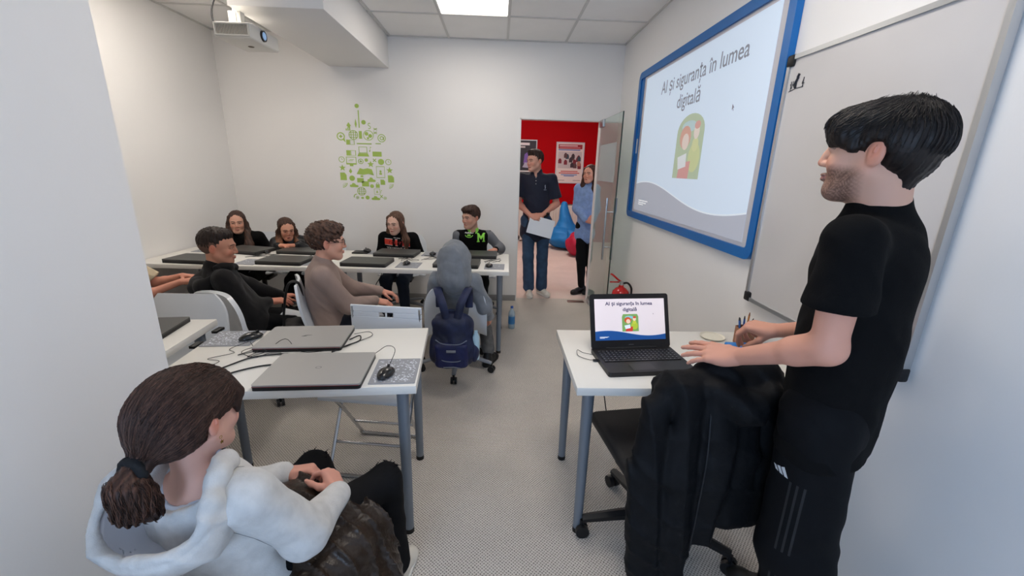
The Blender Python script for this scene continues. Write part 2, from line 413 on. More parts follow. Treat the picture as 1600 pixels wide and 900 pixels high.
# ------------------------------------------------------------ laptops
def closed_laptop(loc, rz, label, lid=dark_lid, w_=.375, d=.25, group=None, style=0, th=.022):
    t = empty('laptop', loc, R(rz), label, 'laptop', group)
    MB().poly(rounded(w_, d, .012), th*.62).build('base', blk, t)
    M = Matrix.Translation((0, 0, th*.62+.001))
    l = MB().poly(rounded(w_, d, .012), th*.36, M).build('lid', lid, t)
    lg = MB()
    if style == 1:   # small winged mark
        lg.poly([(-.022, -.004), (-.004, .009), (.024, .009), (.012, .004), (.0, .004), (-.008, -.001), (.004, -.004)], .0005, Matrix.Translation((0, 0, th+.0005)))
    else:
        for k in range(20):
            a0, a1 = 2*math.pi*k/20, 2*math.pi*(k+1)/20
            lg.add([(r*math.cos(a), r*math.sin(a)*.8, th+.0008) for a, r in ((a0, .009), (a1, .009), (a1, .0115), (a0, .0115))], [(0, 1, 2, 3)])
    lg.build('logo', logo_m, l, smooth=0)
    if lid is silver_lid:
        MB().box((-w_/2+.004, -d/2-.0008, th*.66), (w_/2-.004, -d/2+.001, th*.76)).build('red_trim', mat('dark_red_line', (120, 30, 40), .4), t, smooth=0)
    return t
LZ = .7405
closed_laptop((-.700, 1.535, LZ), 3.5, 'silver closed laptop nearest the front edge of the middle desk', silver_lid, .385, .275)
closed_laptop((-.885, 1.855, LZ), 4.5, 'silver closed laptop at the far side of the middle desk', silver_lid, .375, .255, style=1)
closed_laptop((-1.685, 1.875, .7655), 8, 'dark laptop on the left desk cut off by the wall edge', dark_lid, .36, .25)
G = 'closed laptops on the back desks'
for x, y, rz, lb in [(-2.48, 3.47, -6, 'dark closed laptop on the left end of the back desks'), (-1.757, 3.475, -4, 'dark closed laptop between the black hoodie boy and the taupe top boy'),
                     (-1.08, 3.47, -4, "dark closed laptop in front of the taupe top boy's face, before the red print girl"), (-.335, 3.48, -3, 'dark closed laptop mostly hidden behind the grey hood'),
                     (-2.28, 3.87, -14, 'dark closed laptop before the long-haired student in the left corner'), (-1.80, 3.90, -6, 'dark closed laptop under the elbows of the brown-haired girl'),
                     (-.925, 3.865, -5, 'dark closed laptop before the girl with the red print'), (-.19, 3.865, -2, 'dark closed laptop before the varsity jacket student')]:
    closed_laptop((x, y, LZ), rz, lb, dark_lid, .375, .25, G, th=.03)

# open laptop with the slide
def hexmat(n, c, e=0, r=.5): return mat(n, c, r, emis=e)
def slide(parent, w_, h, k, M0, pale=False, lift=.0012):
    """the slide: background, title, arched picture, wave with a logo. flat print, a few layers"""
    P = 'board_' if pale else 'screen_'
    e = .42 if pale else .5  # on the board, emission stands in for the projector's light
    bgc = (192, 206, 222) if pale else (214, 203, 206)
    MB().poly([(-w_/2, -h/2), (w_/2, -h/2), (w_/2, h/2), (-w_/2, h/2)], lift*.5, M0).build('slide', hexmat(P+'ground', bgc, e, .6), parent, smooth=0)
    L = lambda x, y, q: M0 @ Matrix.Translation((x*w_, y*h, lift*q))
    # wave
    n = 40; pts = []
    for i in range(n+1):
        u = i/n; yy = (-.36+.115*math.sin((u*1.12+.11)*2*math.pi)*(.9 if u < .5 else .75)) if False else (-.335+.065*math.cos((u-.16)*2*math.pi*.82)-.01*u)
        pts.append(((u-.5)*w_, yy*h))
    wc = (168, 172, 184) if pale else (22, 74, 140)
    wave = [(-w_/2, -h/2)] + pts + [(w_/2, -h/2)]
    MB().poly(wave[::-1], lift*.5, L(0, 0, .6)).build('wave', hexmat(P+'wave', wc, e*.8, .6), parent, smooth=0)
    ln = MB()
    for i in range(n):
        (x0, y0), (x1, y1) = pts[i], pts[i+1]; tt = .008*h
        ln.add([(x0, y0, 0), (x1, y1, 0), (x1, y1+tt, 0), (x0, y0+tt, 0)], [(0, 1, 2, 3)], L(0, 0, 1.3))
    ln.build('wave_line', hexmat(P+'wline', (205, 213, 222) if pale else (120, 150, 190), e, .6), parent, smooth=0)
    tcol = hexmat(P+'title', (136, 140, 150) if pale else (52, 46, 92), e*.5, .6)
    sx_ = 1.0 if pale else 1.08; k = k*1.15 if pale else k*1.12
    text_obj('AI și siguranța în lumea', .104*h*k, 'title', tcol, parent, L(.045 if pale else -.01, .335 if pale else .345, 1.3), 0, bold=(.0011 if pale else .0028)*h, sx=sx_)
    text_obj('digitală', .104*h*k, 'title', tcol, parent, L(.0, .205 if pale else .2, 1.3), 0, bold=(.0011 if pale else .0028)*h, sx=sx_)
    # picture: arched panel with a red-haired child holding a book, green foliage
    pw, ph = (.227*w_, .375*h) if pale else (.235*w_, .42*h)
    cx, cy = (.056*w_, -.04*h) if pale else (.0, -.085*h)
    def f(u, v): return (cx+u*pw/2, cy+v*ph/2)
    def blob(nm, col, pl, q):
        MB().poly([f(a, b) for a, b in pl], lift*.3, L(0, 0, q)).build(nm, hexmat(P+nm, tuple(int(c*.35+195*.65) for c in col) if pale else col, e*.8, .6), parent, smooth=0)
    arch = [(-1, -1), (1, -1)] + [(math.cos(a), .45+.55*math.sin(a)) for a in [i*math.pi/14 for i in range(15)]]
    if not pale: arch = [(a*1, b) for a, b in [(-1, -1), (1, -1), (1, .7), (.85, 1), (-.85, 1), (-1, .7)]]
    circ = lambda x, y, a, b: [(x+a*math.cos(i*math.pi/7), y+b*math.sin(i*math.pi/7)) for i in range(14)]
    blob('picture_ground', (120, 160, 90), arch, 1.4)
    blob('sky_patch', (130, 190, 200), circ(-.1, .62, .55, .18), 1.8)
    blob('foliage', (170, 190, 60), circ(.5, -.35, .42, .45), 2.0)
    blob('red_cloth', (200, 60, 50), [(-.6, -1), (.25, -1), (.3, -.45), (-.5, -.5)], 2.2)
    blob('red_hair', (200, 80, 40), circ(-.3, .3, .42, .36), 2.4)
    blob('child_face', (240, 200, 175), circ(-.25, .16, .26, .26), 2.7)
    blob('second_face', (235, 205, 180), circ(.5, .42, .2, .22), 2.7)
    blob('second_hair', (200, 70, 50), circ(.52, .62, .2, .12), 2.9)
    blob('green_shirt', (190, 200, 70), circ(.5, .05, .22, .22), 2.6)
    blob('book', (225, 235, 245), [(-.72, -.32), (-.05, -.2), (.0, -.62), (-.6, -.72)], 3.0)
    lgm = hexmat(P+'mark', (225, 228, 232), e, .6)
    g_ = MB()
    for i, (a, b) in enumerate([(.0, .13), (-.016, .11), (-.03, .07)]):
        g_.add([(-.44*w_, (-.36+a-.06)*h, 0), ((-.44+b)*w_, (-.36+a-.06)*h, 0), ((-.44+b)*w_, (-.36+a-.052)*h, 0), (-.44*w_, (-.36+a-.052)*h, 0)], [(0, 1, 2, 3)], L(0, 0, 1.6))
    g_.build('logo', lgm, parent, smooth=0)
    text_obj('.', .03*h, 'pointer', lgm, parent, L(-.1, -.42, 1.6), 0) if pale else None
    pt = [(0, 0), (0, -.03), (.007, -.022), (.012, -.035), (.016, -.033), (.011, -.02), (.02, -.02)]
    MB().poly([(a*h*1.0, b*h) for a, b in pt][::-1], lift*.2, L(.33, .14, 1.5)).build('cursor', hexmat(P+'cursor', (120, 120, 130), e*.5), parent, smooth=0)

def open_laptop():
    t = empty('laptop', (.635, 1.655, .7405), R(5.5), 'open black laptop showing a blue and white slide on the right desk', 'laptop')
    MB().poly(rounded(.378, .245, .012), .02).build('base', mat('laptop_black', (30, 28, 29), .4), t)
    deck = Matrix.Translation((0, .03, .0203))
    MB().poly(rounded(.345, .115, .004), .0006, deck).build('key_bed', blk, t)
    kb = mat('key_cap', (34, 34, 37), .35)
    for r in range(6):
        n = 19
        for c in range(n):
            if r == 0 and 4 < c < 9: continue
            x = -.165+c*.0183; y = -.018+r*.0185; wd = .0158
            if r == 0 and c == 4: wd = .0158+4*.0183
            o = MB().box((x-.0079, y-.0075, .0209), (x-.0079+wd, y+.0075, .0232), .001, seg=1).build('key', kb, t, smooth=0) if (r == 0 and c in (0, 4)) else None
            if o is None:
                o = bpy.data.objects.new('key', bpy.data.objects['key'].data); C.objects.link(o); o.parent = t; o.location = (x+.165, y+.018, 0)
    km = mat('key_legend', (150, 150, 155), .5); lg = MB(); rnd = random.Random(3)
    for r in range(6):
        for c in range(19):
            if r == 0 and 3 < c < 9: continue
            x = -.168+c*.0183; y = -.018+r*.0185
            lg.add([(x, y, .0234), (x+.004, y, .0234), (x+.004, y+.0035, .0234), (x, y+.0035, .0234)], [(0, 1, 2, 3)])
    lg.build('key_legends', km, t, smooth=0)
    MB().poly(rounded(.10, .062, .003), .0005, Matrix.Translation((-.03, -.08, .0203))).build('touchpad', mat('touchpad', (40, 38, 39), .35), t)
    M = Matrix.Translation((0, .112, .019)) @ Matrix.Rotation(R(90-21), 4, 'X')   # y of the panel runs up the screen
    pn = Matrix.Translation((0, .125, -.004))
    sc = MB().poly(rounded(.378, .25, .012), .008, M @ pn).build('screen_lid', mat('laptop_black', (30, 28, 29), .4), t)
    MB().cyl((-.12, .112, .019), (.12, .112, .019), .007).build('hinge', blk, t)
    slide(sc, .338, .19, 1.0, M @ Matrix.Translation((0, .132, .0043)), lift=.0003)
    MB().box((-.012, .014, .0041), (.012, .018, .0046), M=M).build('logo', logo_m, sc, smooth=0)
    return t
open_laptop()

# ------------------------------------------------------------ mice, mouse pads, cables
def mouse_shape():
    bm = bmesh.new(); bmesh.ops.create_uvsphere(bm, u_segments=20, v_segments=12, radius=1)
    for v in bm.verts:
        x, y, z = v.co; y2 = y*.054; x2 = x*.031*(1+.12*y); z2 = (z*.024*(1-.25*(y > 0)*y)) if z > 0 else z*.004
        v.co = (x2, y2, z2+.005)
    return MB().addbm(bm)
mouse_body = None
def mouse(loc, rz, label, group=None, wheel=True):
    t = empty('computer_mouse', loc, R(rz), label, 'mouse', group)
    mouse_shape().build('body', mat('mouse_black', (22, 22, 24), .25, coat=.3), t, 180)
    MB().cyl((-.003, .03, .023), (.003, .03, .023), .008).build('scroll_wheel', blk, t)
    MB().box((-.0006, .012, .0265), (.0006, .03, .0285)).build('button_gap', foot_m, t, smooth=0)
mouse((-.432, 1.515, .7445), -8, 'black mouse on the mouse pad at the right end of the middle desk')
mouse((-1.145, 1.862, .7445), -38, 'black mouse on the mouse pad at the left end of the middle desk')
mouse((-.757, 3.46, .7445), 0, 'black mouse on the pad left of the grey hood')
mouse((-.066, 3.43, .7445), 0, 'black mouse on the pad at the right end of the back desk')
mouse((-1.22, 3.93, .7535), 40, 'black mouse on a small drive behind the taupe top boy')
mouse((-1.60, 3.585, .7445), 10, "black mouse peeking out behind the taupe top boy's neck")
mouse((-.60, 3.87, .7445), 5, 'black mouse just behind the left side of the grey hood')
mouse((-2.09, 3.82, .7405), 30, "black mouse at the brown-haired girl's forearm")
tag(MB().box((-1.345, 3.86, .741), (-1.20, 3.98, .753), .004).build('external_drive', blk), 'flat black drive on the back desk left of the red print girl', 'drive')
printed = mat('pad_print', (228, 232, 240), .6)
def pad(loc, rz, w_, d, label, detail=1, dens=170):
    t = empty('mouse_pad', loc, R(rz), label, 'mouse pad')
    MB().poly(rounded(w_, d, .004), .0025).build('mat', pad_m, t)
    rnd = random.Random(label); g_ = MB()
    for i in range(dens if detail else 30):
        x, y = rnd.uniform(-w_/2+.012, w_/2-.012), rnd.uniform(-d/2+.012, d/2-.012); a = rnd.uniform(0, 6.28); s = rnd.uniform(.0025, .0055)
        k = rnd.choice([3, 4, 5, 8]); q = rnd.uniform(.4, 1)
        g_.add([(x+s*math.cos(a+6.283*j/k), y+s*q*math.sin(a+6.283*j/k), .0028) for j in range(k)], [tuple(range(k))])
    g_.build('printed_icons', printed, t, smooth=0)
pad((-.402, 1.555, .7405), 4, .175, .215, 'grey mouse pad with white icon print at the right end of the middle desk', dens=230)
pad((-1.225, 1.865, .7405), 4.5, .215, .18, 'grey mouse pad with white icon print at the left end of the middle desk', dens=260)
pad((-.733, 3.44, .7405), -2, .185, .2, 'grey mouse pad left of the grey hood', 0)
pad((-.02, 3.44, .7405), -2, .165, .2, 'grey mouse pad at the right end of the back desk', 0)
pad((-2.03, 3.45, .7405), -6, .18, .2, "grey mouse pad under the black hoodie boy's chin", 0)
pad((-1.57, 3.46, .7405), -3, .17, .2, "grey mouse pad behind the taupe top boy's neck", 0)
pad((-2.66, 3.89, .7405), -4, .19, .17, 'grey mouse pad against the left wall', 0)
pad((-.61, 3.91, .7405), -4, .17, .2, 'grey mouse pad just left of the hood at the desk rear', 0)
pad((-1.22, 3.93, .7405), -4, .17, .14, 'grey mouse pad under the flat black drive', 0)

cab = mat('cable_black', (24, 24, 26), .45)
def cable(pts, r, label, n=6, k=6, name='cable'):
    return tag(MB().tube(bez(pts, n), r, k).build(name, cab, None, 180), label, 'cable')
z = .7445
cable([(-.432, 1.57, .755), (-.42, 1.63, .80), (-.47, 1.69, .79), (-.53, 1.70, .748), (-.58, 1.72, .744)], .0014, 'thin mouse cable looping from the near laptop to its mouse')
cable([(-1.12, 1.81, .75), (-1.07, 1.74, z), (-1.10, 1.68, z), (-1.03, 1.71, z+.006), (-1.05, 1.66, z), (-.99, 1.70, z+.01), (-1.06, 1.73, z+.012), (-1.09, 1.69, z+.008), (-1.02, 1.66, z), (-.98, 1.70, z), (-.93, 1.705, z)], .0015, 'tangled thin cable heap before the far silver laptop')
cable([(-1.13, 1.815, .748), (-1.17, 1.74, z), (-1.13, 1.70, z), (-1.2, 1.64, z), (-1.14, 1.62, z), (-1.15, 1.56, z), (-1.13, 1.46, z)], .0013, 'thin cable wandering over the left part of the middle desk')
cable([(-.90, 1.70, z), (-1.02, 1.665, z), (-1.08, 1.58, z), (-1.13, 1.48, z), (-1.16, 1.40, z), (-1.17, 1.34, .735), (-1.175, 1.335, .5), (-1.19, 1.40, .1), (-1.15, 1.50, .02), (-1.2, 1.7, .006)], .0032, 'thick black power cable falling off the left of the middle desk')
cable([(-.865, 1.60, z), (-.95, 1.58, z), (-1.03, 1.52, z), (-1.09, 1.43, z), (-1.13, 1.36, z), (-1.15, 1.33, .735), (-1.15, 1.325, .5), (-1.13, 1.42, .1), (-1.05, 1.55, .01), (-1.0, 1.75, .006), (-1.1, 1.9, .006)], .0034, 'thick black power cable from under the near silver laptop to the floor')
cable([(-.69, 1.86, z), (-.655, 1.90, z+.004), (-.64, 1.85, z), (-.68, 1.79, z), (-.72, 1.72, z)], .003, 'short plug lead at the right side of the far silver laptop')
cable([(-.69, 1.93, z), (-.63, 1.96, z), (-.60, 1.91, z), (-.65, 1.83, z), (-.70, 1.76, z), (-.85, 1.72, z), (-.95, 1.79, z+.03), (-1.0, 1.71, z)], .0014, 'thin lead arching over the far silver laptop edge')
cable([(-1.56, 1.90, .772), (-1.50, 1.86, .768), (-1.53, 1.79, .768), (-1.62, 1.76, .768)], .0013, 'thin cable beside the dark laptop on the left desk')
cable([(.445, 1.72, z), (.40, 1.74, z), (.375, 1.76, z+.005), (.37, 1.71, z), (.41, 1.67, z), (.44, 1.665, z+.004)], .0013, 'thin lead looping at the left side of the open laptop')
MB_ = tag(MB().box((.425, 1.655, .741), (.452, 1.668, .750), .003).build('usb_plug', cab), 'small black plug at the left side of the open laptop', 'plug')
cable([(.62, 1.9, .705), (.58, 2.0, .5), (.60, 1.97, .3), (.66, 1.9, .03), (.75, 1.9, .006)], .003, 'black cable hanging under the right desk')
rnd = random.Random(8)
cg = ['left', 'middle', 'right']
for (x0, x1, y, lb) in [(-.87, -.68, 3.66, 'tangle of thin leads between the taupe top boy and the grey hood'), (-.15, .04, 3.66, 'tangle of thin leads near the right end of the back desk'),
                        (-2.2, -1.9, 3.7, 'tangle of thin leads behind the black hoodie boy'), (-.68, -.45, 3.72, 'thin leads just left of the hood at mid desk'), (-1.5, -1.4, 3.7, "thin leads hidden behind the taupe top boy's head"), (-.1, .06, 3.86, 'thin leads beside the varsity jacket student\'s laptop')]:
    pts = [(rnd.uniform(x0, x1), y+rnd.uniform(-.09, .09), .7425+rnd.uniform(0, .012)) for i in range(11)]
    cable(pts, .0016, lb, 5)
for x, y, lb in [(-1.12, 3.9, 'cable hanging below the back desk behind the taupe top boy\'s arm'), (-.62, 3.9, 'cable hanging below the back desk left of the grey hood'), (-1.72, 3.8, 'cable hanging below the back desk beside the black bag'), (-.55, 3.92, 'looped cable below the back desk left of the hood')]:
    cable([(x, y, .70), (x+.03, y, .55), (x-.03, y-.02, .42), (x+.05, y, .3), (x+.02, y, .1), (x+.1, y-.1, .006)], .004, lb)
# ------------------------------------------------------------ things on the walls
MR = lambda y, z_, x=XR: Matrix(((0, 0, -1, x), (-1, 0, 0, y), (0, 1, 0, z_), (0, 0, 0, 1)))   # local x -> -y, y -> z, z -> -x (facing the room)
def frame(w_, h, t, d, m, parent, M, name='frame', r=0):
    n = 6
    if r: o, i_ = rounded(w_, h, r, n), rounded(w_-2*t, h-2*t, max(.002, r-t*.7), n)
    else:
        o = [(w_/2, h/2), (-w_/2, h/2), (-w_/2, -h/2), (w_/2, -h/2)]; i_ = [(a-math.copysign(t, a), b-math.copysign(t, b)) for a, b in o]
    N = len(o); vs = [(x, y, q) for pts in (o, i_) for q in (0, d) for x, y in pts]
    fs = []
    for k in range(N):
        j = (k+1) % N
        fs += [(N+k, N+j, 3*N+j, 3*N+k), (k, j, N+j, N+k), (3*N+k, 3*N+j, 2*N+j, 2*N+k), (2*N+k, 2*N+j, j, k)]
    return MB().add(vs, fs, M).build(name, m, parent, 40)
blue = mat('board_blue', (8, 104, 178), .35)
by0, by1, bz0, bz1 = 2.026, 4.15, 1.122, 2.390
bw, bh = by1-by0, bz1-bz0
t = empty('interactive_whiteboard', (XR-.02, (by0+by1)/2, (bz0+bz1)/2), 0, 'blue framed projection board on the right wall showing the title slide', 'whiteboard')
ML = MR(0, 0, 0)
frame(bw, bh, .055, .032, blue, t, ML @ Matrix.Translation((0, 0, -.018)), r=.06)
MB().poly([(-bw/2+.05, -bh/2+.05), (bw/2-.05, -bh/2+.05), (bw/2-.05, bh/2-.05), (-bw/2+.05, bh/2-.05)], .012, ML @ Matrix.Translation((0, 0, -.012))).build('panel', mat('board_panel', (205, 203, 208), .35), t, smooth=0)
MB().poly([(-bw/2+.05, -bh/2+.05), (-bw/2+.13, -bh/2+.05), (-bw/2+.13, bh/2-.05), (-bw/2+.05, bh/2-.05)], .002, ML @ Matrix.Translation((0, 0, .001))).build('side_strip', blue, t, smooth=0)
MB().poly(rounded(.03, .13, .012), .002, ML @ Matrix.Translation((-bw/2+.09, .01, .004))).build('button_strip', mat('button_white', (225, 225, 228), .4), t, smooth=0)
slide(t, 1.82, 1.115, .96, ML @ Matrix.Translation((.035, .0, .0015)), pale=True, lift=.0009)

t = empty('whiteboard', (XR-.02, 1.583, 1.4865), 0, 'plain whiteboard with aluminium frame and black corners behind the presenter', 'whiteboard')
wm = mat('whiteboard_enamel', (212, 209, 208), .16, coat=.6, var=(2.5, .02))
W_, H_ = .868, 1.113
MB().poly([(-W_/2+.008, -H_/2+.008), (W_/2-.008, -H_/2+.008), (W_/2-.008, H_/2-.008), (-W_/2+.008, H_/2-.008)], .016, ML @ Matrix.Translation((0, 0, -.012))).build('writing_surface', wm, t, smooth=0)
frame(W_, H_, .018, .026, alu, t, ML @ Matrix.Translation((0, 0, -.014)))
for sx in (-1, 1):
    for sy in (-1, 1):
        MB().box((-.024, -.024, -.016), (.024, .024, .016), .008, M=ML @ Matrix.Translation((sx*(W_/2-.02), sy*(H_/2-.02), 0))).build('corner_cap', blk, t)
ink = mat('marker_ink', (40, 42, 52), .6)
dr = Matrix.Translation((-.355, .44, .006))
b = MB()
for a in [[(-.045, -.03), (.0, -.022), (.045, -.022)], [(-.035, -.03), (-.035, .01)], [(-.04, .0), (-.03, -.02), (-.022, .01)], [(.04, -.024), (.042, .015), (.035, -.01), (.048, -.008)], [(.0, -.02), (.0, .03)]]:
    b.tube([ML @ dr @ Vector((x, y, 0)) for x, y in a], .0014, 4)
for q in [((-.012, -.008), (.005, .022)), ((-.015, -.005), (-.004, -.018)), ((.0, .02), (.008, .034))]:
    b.tube([ML @ dr @ Vector((x, y, 0)) for x, y in q], .006, 5)
b.build('marker_scribble', ink, t)

# green sticker of small icons on the back wall
t = empty('wall_sticker', (-1.44, YB, 1.66), 0, 'green wall sticker made of many small technology icons', 'wall sticker')
gm = mat('sticker_green', (172, 200, 96), .5)
def ic(kind, cx, cy, w_, h=None, a=0):
    h = h or w_
    X = lambda px: -1.75+(px/5.29+500-529)*.00694+1.44
    Z = lambda py: 2.152-(py/5.29+150-162)*.00663-1.66
    sx, sz = .00694/5.29, .00663/5.29
    x0, z0 = X(cx), Z(cy); hw, hh = w_/2*sx, h/2*sz
    g_ = MB(); T = .0016
    # icon outlines stand on the wall plane: local (u, v) -> (x, z)
    Mw = Matrix(((1, 0, 0, x0), (0, 0, -1, -.0005), (0, 1, 0, z0), (0, 0, 0, 1)))
    Rm = Mw @ Matrix.Rotation(R(a), 4, 'Z')
    def pl(pts): g_.poly([(u*hw, v*hh) for u, v in pts], T, Rm)
    def cir(cu=0, cv=0, r=1, n=20): pl([(cu+r*math.cos(6.2832*k/n), cv+r*math.sin(6.2832*k/n)) for k in range(n)])
    def ring(cu=0, cv=0, r=1, q=.72, a0=0, a1=360, n=24):
        for k in range(n):
            b0, b1 = R(a0+(a1-a0)*k/n), R(a0+(a1-a0)*(k+1)/n)
            pl([(cu+r*math.cos(b0), cv+r*math.sin(b0)), (cu+r*math.cos(b1), cv+r*math.sin(b1)), (cu+q*r*math.cos(b1), cv+q*r*math.sin(b1)), (cu+q*r*math.cos(b0), cv+q*r*math.sin(b0))])
    def rc(x_0, y_0, x_1, y_1): pl([(x_0, y_0), (x_1, y_0), (x_1, y_1), (x_0, y_1)])
    def fr(x_0, y_0, x_1, y_1, t_=.16): rc(x_0, y_0, x_1, y_0+t_); rc(x_0, y_1-t_, x_1, y_1); rc(x_0, y_0+t_, x_0+t_, y_1-t_); rc(x_1-t_, y_0+t_, x_1, y_1-t_)
    if kind == 'star': pl([((1 if k % 2 == 0 else .42)*math.sin(6.2832*k/10), (1 if k % 2 == 0 else .42)*math.cos(6.2832*k/10)) for k in range(10)][::-1])
    elif kind == 'globe':
        ring(q=.86)
        for v in (-.5, 0, .5): rc(-.85, v-.06, .85, v+.06); rc(v-.06, -.85, v+.06, .85)
    elif kind == 'earth': ring(q=.88); cir(-.35, .3, .38, 7); cir(.35, -.1, .4, 6); cir(-.1, -.55, .25, 5)
    elif kind == 'clock': ring(q=.8); rc(-.06, 0, .06, .55); rc(0, -.06, .45, .06)
    elif kind == 'disc': cir()
    elif kind == 'ringx': ring(q=.75); rc(-.5, -.15, .5, .15); rc(-.15, -.5, .15, .5)
    elif kind == 'at': ring(q=.82); ring(r=.5, q=.62); rc(.4, -.5, .58, .3)
    elif kind == 'pin': ring(q=.75); rc(-.4, -.13, .4, .13); rc(-.13, -.4, .13, .4); pl([(.4, -.8), (1.1, -1.5), (.9, -.5)])
    elif kind == 'lap': fr(-.75, -.3, .75, 1, .1); pl([(-.8, -.35), (-1.05, -1), (1.05, -1), (.8, -.35)])
    elif kind == 'mon': fr(-1, -.5, 1, 1, .12); rc(-1, -.7, 1, -.5); rc(-.35, -1.05, .35, -.7); rc(-.5, .1, .3, .2); rc(-.3, .35, .5, .45)
    elif kind == 'frame': fr(-1, -1, 1, 1, .1); cir(.0, .1, .25, 6); rc(-.3, -.45, .3, -.15)
    elif kind == 'card': rc(-1, -1, -.2, 1); fr(-.15, -1, 1, 1, .14)
    elif kind == 'rect': rc(-1, -1, 1, 1)
    elif kind == 'doc': pl([(-1, -1), (1, -1), (1, .4), (.4, 1), (-1, 1)])
    elif kind == 'map': pl([(-1, -.7), (-.6, 1), (-.2, .7), (.3, 1), (.8, .7), (1, -1), (.4, -.6), (-.3, -.9)])
    elif kind == 'cloud': pl([(-1, -.5), (-.8, -1), (.8, -1), (1.05, -.5), (.8, 0), (.45, .1), (.2, .8), (-.3, .95), (-.5, .2), (-.85, .1)][::1])
    elif kind == 'wifi':
        for r in (.4, .72, 1.0): ring(-.8, .8, r*1.6, .86, -90, 0, 8)
    elif kind == 'wifi2':
        for r in (.4, .72, 1.0): ring(.8, .8, r*1.6, .86, 180, 270, 8) if 0 else ring(-.8, .8, r*1.6, .86, 270, 360, 8)
    elif kind == 'lock': rc(-.8, -1, .8, .2); ring(0, .2, .6, .7, 0, 180, 8)
    elif kind == 'bars':
        for k in range(3): rc(-.9+k*.65, -1, -.5+k*.65, -.2+k*.5)
    elif kind == 's': ring(0, .45, .55, .6, 30, 270, 10); ring(0, -.45, .55, .6, -150, 90, 10)
    elif kind == 'note': cir(-.4, -.7, .35, 8); rc(-.12, -.7, .05, 1); rc(.05, .7, .7, 1)
    elif kind == 'x': pl([(-1, -.7), (-.7, -1), (1, .7), (.7, 1)]); pl([(-1, .7), (.7, -1), (1, -.7), (-.7, 1)])
    elif kind == 'arc': ring(q=.75, a0=90, a1=200, n=8)
    elif kind == 'leaf': pl([(0, -1), (.7, -.2), (0, 1), (-.7, -.2)])
    g_.build('icon', gm, t, smooth=0)
for a in [('disc', 338, 82, 34), ('rect', 347, 185, 8, 140), ('leaf', 320, 220, 24, 76), ('disc', 384, 210, 36), ('s', 428, 238, 42, 50), ('leaf', 262, 235, 50, 44), ('bars', 256, 260, 44, 40),
          ('globe', 295, 314, 76), ('rect', 352, 312, 24, 62), ('earth', 416, 314, 84), ('x', 475, 262, 34, 20), ('x', 473, 292, 34, 20), ('pin', 192, 328, 66), ('at', 523, 334, 66), ('card', 266, 374, 66, 40),
          ('rect', 378, 383, 120, 9), ('rect', 492, 380, 44, 7), ('lap', 364, 448, 92, 80), ('note', 424, 428, 26, 40), ('card', 266, 462, 78, 44), ('rect', 478, 466, 74, 40), ('clock', 184, 518, 50), ('mon', 262, 532, 84, 76),
          ('ringx', 340, 530, 44), ('disc', 386, 518, 28), ('x', 454, 518, 30), ('disc', 507, 530, 50), ('clock', 567, 530, 50), ('star', 420, 552, 58), ('star', 185, 588, 58), ('star', 574, 600, 58), ('leaf', 250, 612, 38, 44),
          ('map', 370, 616, 142, 60), ('frame', 498, 616, 70, 98), ('doc', 188, 660, 52, 64), ('disc', 258, 674, 46), ('rect', 326, 690, 54, 38), ('cloud', 418, 682, 70, 40), ('doc', 582, 672, 50, 60), ('rect', 366, 720, 58, 44),
          ('doc', 512, 702, 38, 44), ('lock', 468, 726, 40, 50), ('wifi', 196, 736, 50), ('cloud', 270, 732, 74, 36), ('disc', 420, 738, 32), ('wifi2', 582, 736, 46, 50), ('globe', 330, 784, 74), ('frame', 460, 784, 50), ('arc', 500, 790, 24, 40),
          ('arc', 288, 832, 56, 50), ('ringx', 292, 840, 26), ('disc', 334, 842, 24, 18), ('disc', 376, 838, 34), ('cloud', 446, 840, 74, 36), ('x', 494, 826, 26, 30), ('ringx', 524, 840, 26), ('rect', 340, 655, 22, 16)]: ic(*a)

# projector on its ceiling mount
t = empty('projector', (-1.72, 3.27, 2.30), 0, 'white ceiling projector with a slatted side and glass lens', 'projector')
pm = mat('projector_white', (226, 224, 218), .4)
MB().box((-.118, -.175, 0), (.118, .185, .095), .014, seg=3).build('body', pm, t)
gdark = mat('grille_dark', (120, 112, 100), .6)
MB().box((-.10, -.177, .022), (.10, -.172, .078)).build('grille_recess', gdark, t, smooth=0)
for k in range(22):
    x = -.098+k*.0093; MB().box((x-.0015, -.181, .02), (x+.0015, -.173, .08)).build('grille_slat', pm, t, smooth=0)
frame(.22, .075, .008, .012, pm, t, Matrix(((1, 0, 0, 0), (0, 0, -1, -.173), (0, 1, 0, .05), (0, 0, 0, 1))), 'grille_frame')
MB().cyl((.11, -.03, .052), (.128, -.03, .052), .036, .034, 28).build('lens_ring', blk, t)
MB().ell((.126, -.03, .052), (.008, .026, .026)).build('lens', mat('lens_glass', (120, 150, 185), .05, emis=.6), t, 180)
MB().ell((.0, .03, .0), (.02, .02, .006)).build('foot', gdark, t)
mb = MB().box((-.09, -.09, .095), (.09, .09, .112), .004); mb.box((-.10, -.02, .112), (-.05, .03, .2)).box((-.02, -.02, .112), (-.045, .03, .2)); mb.build('mount_plate', pm, t)
MB().cyl((-.07, .03, .13), (-.07, .03, .49), .022).build('mount_pole', pm, t)
MB().cyl((-.07, .03, .475), (-.07, .03, .50), .055).build('ceiling_rose', pm, t)
MB().cyl((-.05, .03, .30), (-.01, .03, .30), .008).build('mount_bolt', blk, t)
cable([(-1.86, 3.28, 2.34), (-1.93, 3.28, 2.40), (-1.95, 3.30, 2.52), (-1.90, 3.32, 2.63), (-1.83, 3.34, 2.66), (-1.80, 3.34, 2.79)], .006, 'thick black cable looping behind the ceiling projector')

